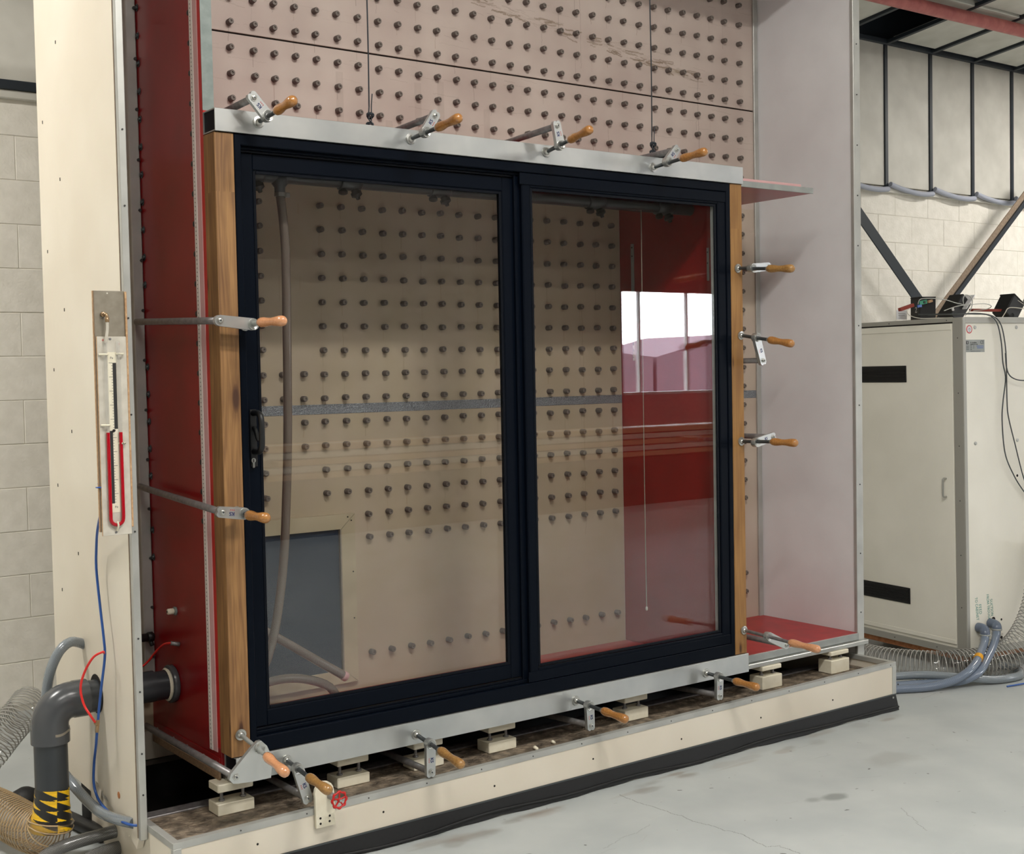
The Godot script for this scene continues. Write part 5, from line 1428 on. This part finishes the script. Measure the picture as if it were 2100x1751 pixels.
	# wires: loose loops over the boxes, then two leads down the front
	var wires := [
		["white wire looping off the left end of the cabinet top", M.plate, .0022, [Vector3(-.01, 1.998, -.37), Vector3(-.06, 1.985, -.34), Vector3(-.085, 1.958, -.30), Vector3(-.07, 1.939, -.24), Vector3(.0, 1.938, -.18), Vector3(.06, 1.938, -.14)]],
		["grey wire arching from the circuit board to the tipped box", M.rim, .0026, [Vector3(.03, 2.02, -.35), Vector3(.035, 2.045, -.34), Vector3(.10, 2.050, -.33), Vector3(.20, 2.045, -.33), Vector3(.30, 2.028, -.34), Vector3(.38, 2.02, -.35)]],
		["grey wire looping over the white plate", M.rim, .0026, [Vector3(.36, 2.02, -.34), Vector3(.355, 2.05, -.34), Vector3(.375, 2.072, -.34), Vector3(.405, 2.06, -.33), Vector3(.415, 2.03, -.33), Vector3(.40, 1.99, -.33), Vector3(.36, 1.96, -.33)]],
		["grey wire looping right from the tipped box over the long batten", M.rim, .0026, [Vector3(.20, 1.985, -.33), Vector3(.30, 2.01, -.33), Vector3(.42, 2.022, -.33), Vector3(.52, 2.025, -.33), Vector3(.575, 2.012, -.34), Vector3(.57, 1.998, -.37), Vector3(.50, 1.99, -.40)]],
		["white wire from the long batten to the right-hand box", M.plate, .0026, [Vector3(.64, 1.942, -.33), Vector3(.67, 1.975, -.33), Vector3(.73, 2.006, -.35), Vector3(.83, 2.00, -.33), Vector3(.93, 1.985, -.30)]],
		["thin white wire across the right-hand box", M.plate, .0018, [Vector3(.80, 2.065, -.38), Vector3(.85, 2.03, -.36), Vector3(.92, 1.99, -.34), Vector3(.97, 1.96, -.33)]]]
	for w: Array in wires:
		var pts := PackedVector3Array()
		for q in curve(w[3], 30): pts.append(tf * q)
		solo("loose_wire", G.new().tube(pts, w[2], 6), w[1], w[0], "wire", pts[0], "wires on the cabinet top")
	var leads := [
		["grey lead drooping over the cabinet edge and down its face, left of two", [Vector3(-.02, 1.962, -.30), Vector3(.02, 1.955, -.10), Vector3(.085, 1.952, -.03), Vector3(.150, 1.945, .01), Vector3(.200, 1.905, .02), Vector3(.231, 1.81, .02), Vector3(.243, 1.70, .02), Vector3(.262, 1.62, .02), Vector3(.245, 1.50, .018), Vector3(.238, 1.40, .018), Vector3(.260, 1.231, .018), Vector3(.325, 1.114, .018), Vector3(.392, 1.034, .018), Vector3(.46, .97, .018)]],
		["grey lead drooping over the cabinet edge and down its face, right of two", [Vector3(.05, 1.962, -.30), Vector3(.06, 1.955, -.10), Vector3(.12, 1.955, -.03), Vector3(.185, 1.938, .012), Vector3(.225, 1.895, .024), Vector3(.252, 1.80, .026), Vector3(.262, 1.70, .026), Vector3(.263, 1.62, .026), Vector3(.268, 1.50, .024), Vector3(.278, 1.42, .024), Vector3(.326, 1.279, .024), Vector3(.391, 1.098, .024), Vector3(.46, .98, .024)]],
		["dark lead swinging right across the cabinet face from the other two", [Vector3(.248, 1.75, .032), Vector3(.255, 1.68, .032), Vector3(.278, 1.635, .032), Vector3(.330, 1.612, .032), Vector3(.40, 1.606, .03), Vector3(.47, 1.612, .03)]]]
	for w: Array in leads:
		var pts := PackedVector3Array()
		for q in curve(w[1], 60): pts.append(tf * q)
		solo("grey_lead", G.new().tube(pts, .0034, 8), M.dark_steel, w[0], "cable", pts[0], "leads on the cabinet face")

# ------------------------------------------------------------------ hoses at the right
func right_hoses() -> void:
	var fx := Vector3(.991, 0, .134); var fz := Vector3(-.134, 0, .991)     # along and out of the cabinet's right face
	duct("spiral_duct", "clear spiral duct on the floor by the cabinet, rising at its right face", curve([Vector3(5.84, .075, -4.95), Vector3(5.79, .073, -4.65), Vector3(5.775, .073, -4.47), Vector3(5.80, .077, -4.33), Vector3(5.85, .085, -4.19), Vector3(5.93, .086, -4.13), Vector3(6.04, .086, -4.085), Vector3(6.165, .090, -4.045), Vector3(6.275, .125, -4.01), Vector3(6.375, .20, -3.99), Vector3(6.46, .31, -3.98), Vector3(6.52, .45, -3.98), Vector3(6.56, .70, -3.99)], 90), .070, .024, M.clear_cold, M.wire_cold, .090)
	var f := [[Vector3(6.179, .250, -4.150), Vector3(6.163, .222, -4.097)], [Vector3(6.270, .264, -4.138), Vector3(6.253, .243, -4.085)]]
	var grey := flat(col(96, 106, 124), .25)
	for i in 2:
		var a: Vector3 = f[i][0]; var b: Vector3 = f[i][1]
		var e := thing("hose_elbow", ["grey elbow under the green FEED note on the cabinet", "grey elbow under the green SUCTION note on the cabinet"][i], "fitting", a)
		part(e, "bend", G.new().tube(curve([a + Vector3(0, .004, 0), a + fz * .022 + Vector3(0, .004, 0), a + fz * .042 + Vector3(0, -.002, 0), b + Vector3(0, .010, 0), b], 16), .0265, 14), grey)
		part(e, "rim", G.new().cyl(b + Vector3(0, .006, 0), b + Vector3(0, -.005, 0), .0290, 14, .002), M.galv)
		part(e, "hose_clip", G.new().cyl(b + Vector3(-.002, -.018, 0), b + Vector3(-.005, -.032, 0), .0245, 14, .001), M.steel)
		part(e, "clip_screw", G.new().cyl(b + fx * .020 + Vector3(0, -.026, .008), b + fx * .034 + Vector3(0, -.026, .010), .005, 8), M.plate)
	var t1 := thing("braided_hose", "blue-grey braided hose with yellow tape running from the FEED elbow down to the floor", "hose", Vector3(6.0, 0, -4.08))
	var c1 := curve([f[0][1], Vector3(6.123, .183, -4.077), Vector3(6.031, .149, -4.039), Vector3(5.937, .115, -4.005), Vector3(5.853, .085, -3.995), Vector3(5.781, .057, -4.01), Vector3(5.706, .035, -4.045), Vector3(5.603, .023, -4.095), Vector3(5.480, .023, -4.16), Vector3(5.30, .023, -4.23)], 60)
	part(t1, "hose", G.new().tube(c1, .0220, 14, 10, 80), M.blue_hose)
	part(t1, "tape_band", G.new().cyl(c1[12], c1[14], .0238, 14), flat(col(226, 160, 20), .4), "yellow tape")
	part(t1, "tape_tail", G.new().box(c1[14] + Vector3(.020, -.045, .018), Vector3(.018, .052, .001), Basis(Vector3.UP, -.6)), flat(col(226, 160, 20), .4))
	var c2 := curve([f[1][1], Vector3(6.220, .203, -4.069), Vector3(6.136, .161, -4.035), Vector3(6.044, .121, -4.007), Vector3(5.953, .079, -3.985), Vector3(5.866, .046, -4.0), Vector3(5.80, .026, -4.055), Vector3(5.70, .023, -4.13), Vector3(5.54, .023, -4.205), Vector3(5.32, .023, -4.30)], 60)
	solo("braided_hose", G.new().tube(c2, .0220, 14, 10, 80), M.blue_hose, "blue-grey braided hose from the SUCTION elbow, running behind the taped one", "hose", c2[0])
	var c3 := curve([Vector3(5.30, .062, -4.34), Vector3(5.586, .064, -4.225), Vector3(5.719, .064, -4.140), Vector3(5.885, .045, -4.02), Vector3(6.017, .026, -3.955), Vector3(6.134, .023, -3.925), Vector3(6.226, .023, -3.93), Vector3(6.304, .025, -3.98), Vector3(6.342, .027, -4.05), Vector3(6.33, .027, -4.12)], 60)
	solo("braided_hose", G.new().tube(c3, .0215, 14, 10, 80), M.grey_hose, "grey-green braided hose curving over the floor to the right of the trough", "hose", c3[0])
	solo("air_tube", G.new().tube(curve([Vector3(6.015, .006, -3.87), Vector3(6.16, .008, -3.84), Vector3(6.30, .010, -3.82), Vector3(6.55, .01, -3.85), Vector3(6.9, .01, -3.95)], 30), .0045, 8), M.blue, "thin blue tube on the floor at the frame's right edge", "tube", Vector3(6.16, 0, -3.84))

# ------------------------------------------------------------------ far right: braces, pipe under the roof
func far_right() -> void:
	var bas := Basis()
	var braces := [[Vector3(8.06, 3.02, -6.55), Vector3(9.10, 2.10, -6.55), "dark steel wall brace slanting down to the right above the cabinet"], [Vector3(10.75, 3.38, -6.55), Vector3(9.10, 2.02, -6.55), "brown-faced steel wall brace slanting up to the right above the cabinet"]]
	for i in 2:
		var a: Vector3 = braces[i][0]; var b: Vector3 = braces[i][1]
		var d := (b - a).normalized()
		var n := Vector3(-d.y, d.x, 0) * (1.0 if i == 0 else -1.0)
		var t := thing("wall_brace", braces[i][2], "brace", Vector3((a.x + b.x) / 2, minf(a.y, b.y), -6.55))
		var bs := Basis(d, n, d.cross(n))
		var l := a.distance_to(b)
		if i == 0:
			part(t, "web", G.new().box((a + b) / 2, Vector3(l, .100, .012), bs, .002), M.strip)
			part(t, "flange", G.new().box((a + b) / 2 + n * .046 - Vector3(0, 0, .04), Vector3(l, .010, .08), bs, .002), M.strip)
		else:
			part(t, "web", G.new().box((a + b) / 2 + n * .032, Vector3(l, .052, .012), bs, .002), M.brown_face)
			part(t, "flange", G.new().box((a + b) / 2 - n * .014, Vector3(l, .040, .05), bs, .002), M.strip)
	var gp := solo("gusset_plate", G.new().bx(8.98, 1.7, -6.60, 9.22, 2.12, -6.57, .003), M.strip, "dark steel plate where the two wall braces meet", "plate", Vector3(9.10, 1.7, -6.58))
	solo("brace_post", G.new().bx(9.06, 0, -6.70, 9.16, 1.75, -6.60, .003), M.strip, "dark steel post under the braces behind the cabinet", "post", Vector3(9.11, 0, -6.65))
	solo("roof_pipe", G.new().cyl(Vector3(6.2, 4.365, -6.0), Vector3(13.5, 4.392, -6.0), .050, 18), M.pipe_red, "dusty red pipe running level under the roof lining", "pipe", Vector3(9.8, 4.33, -6.0))
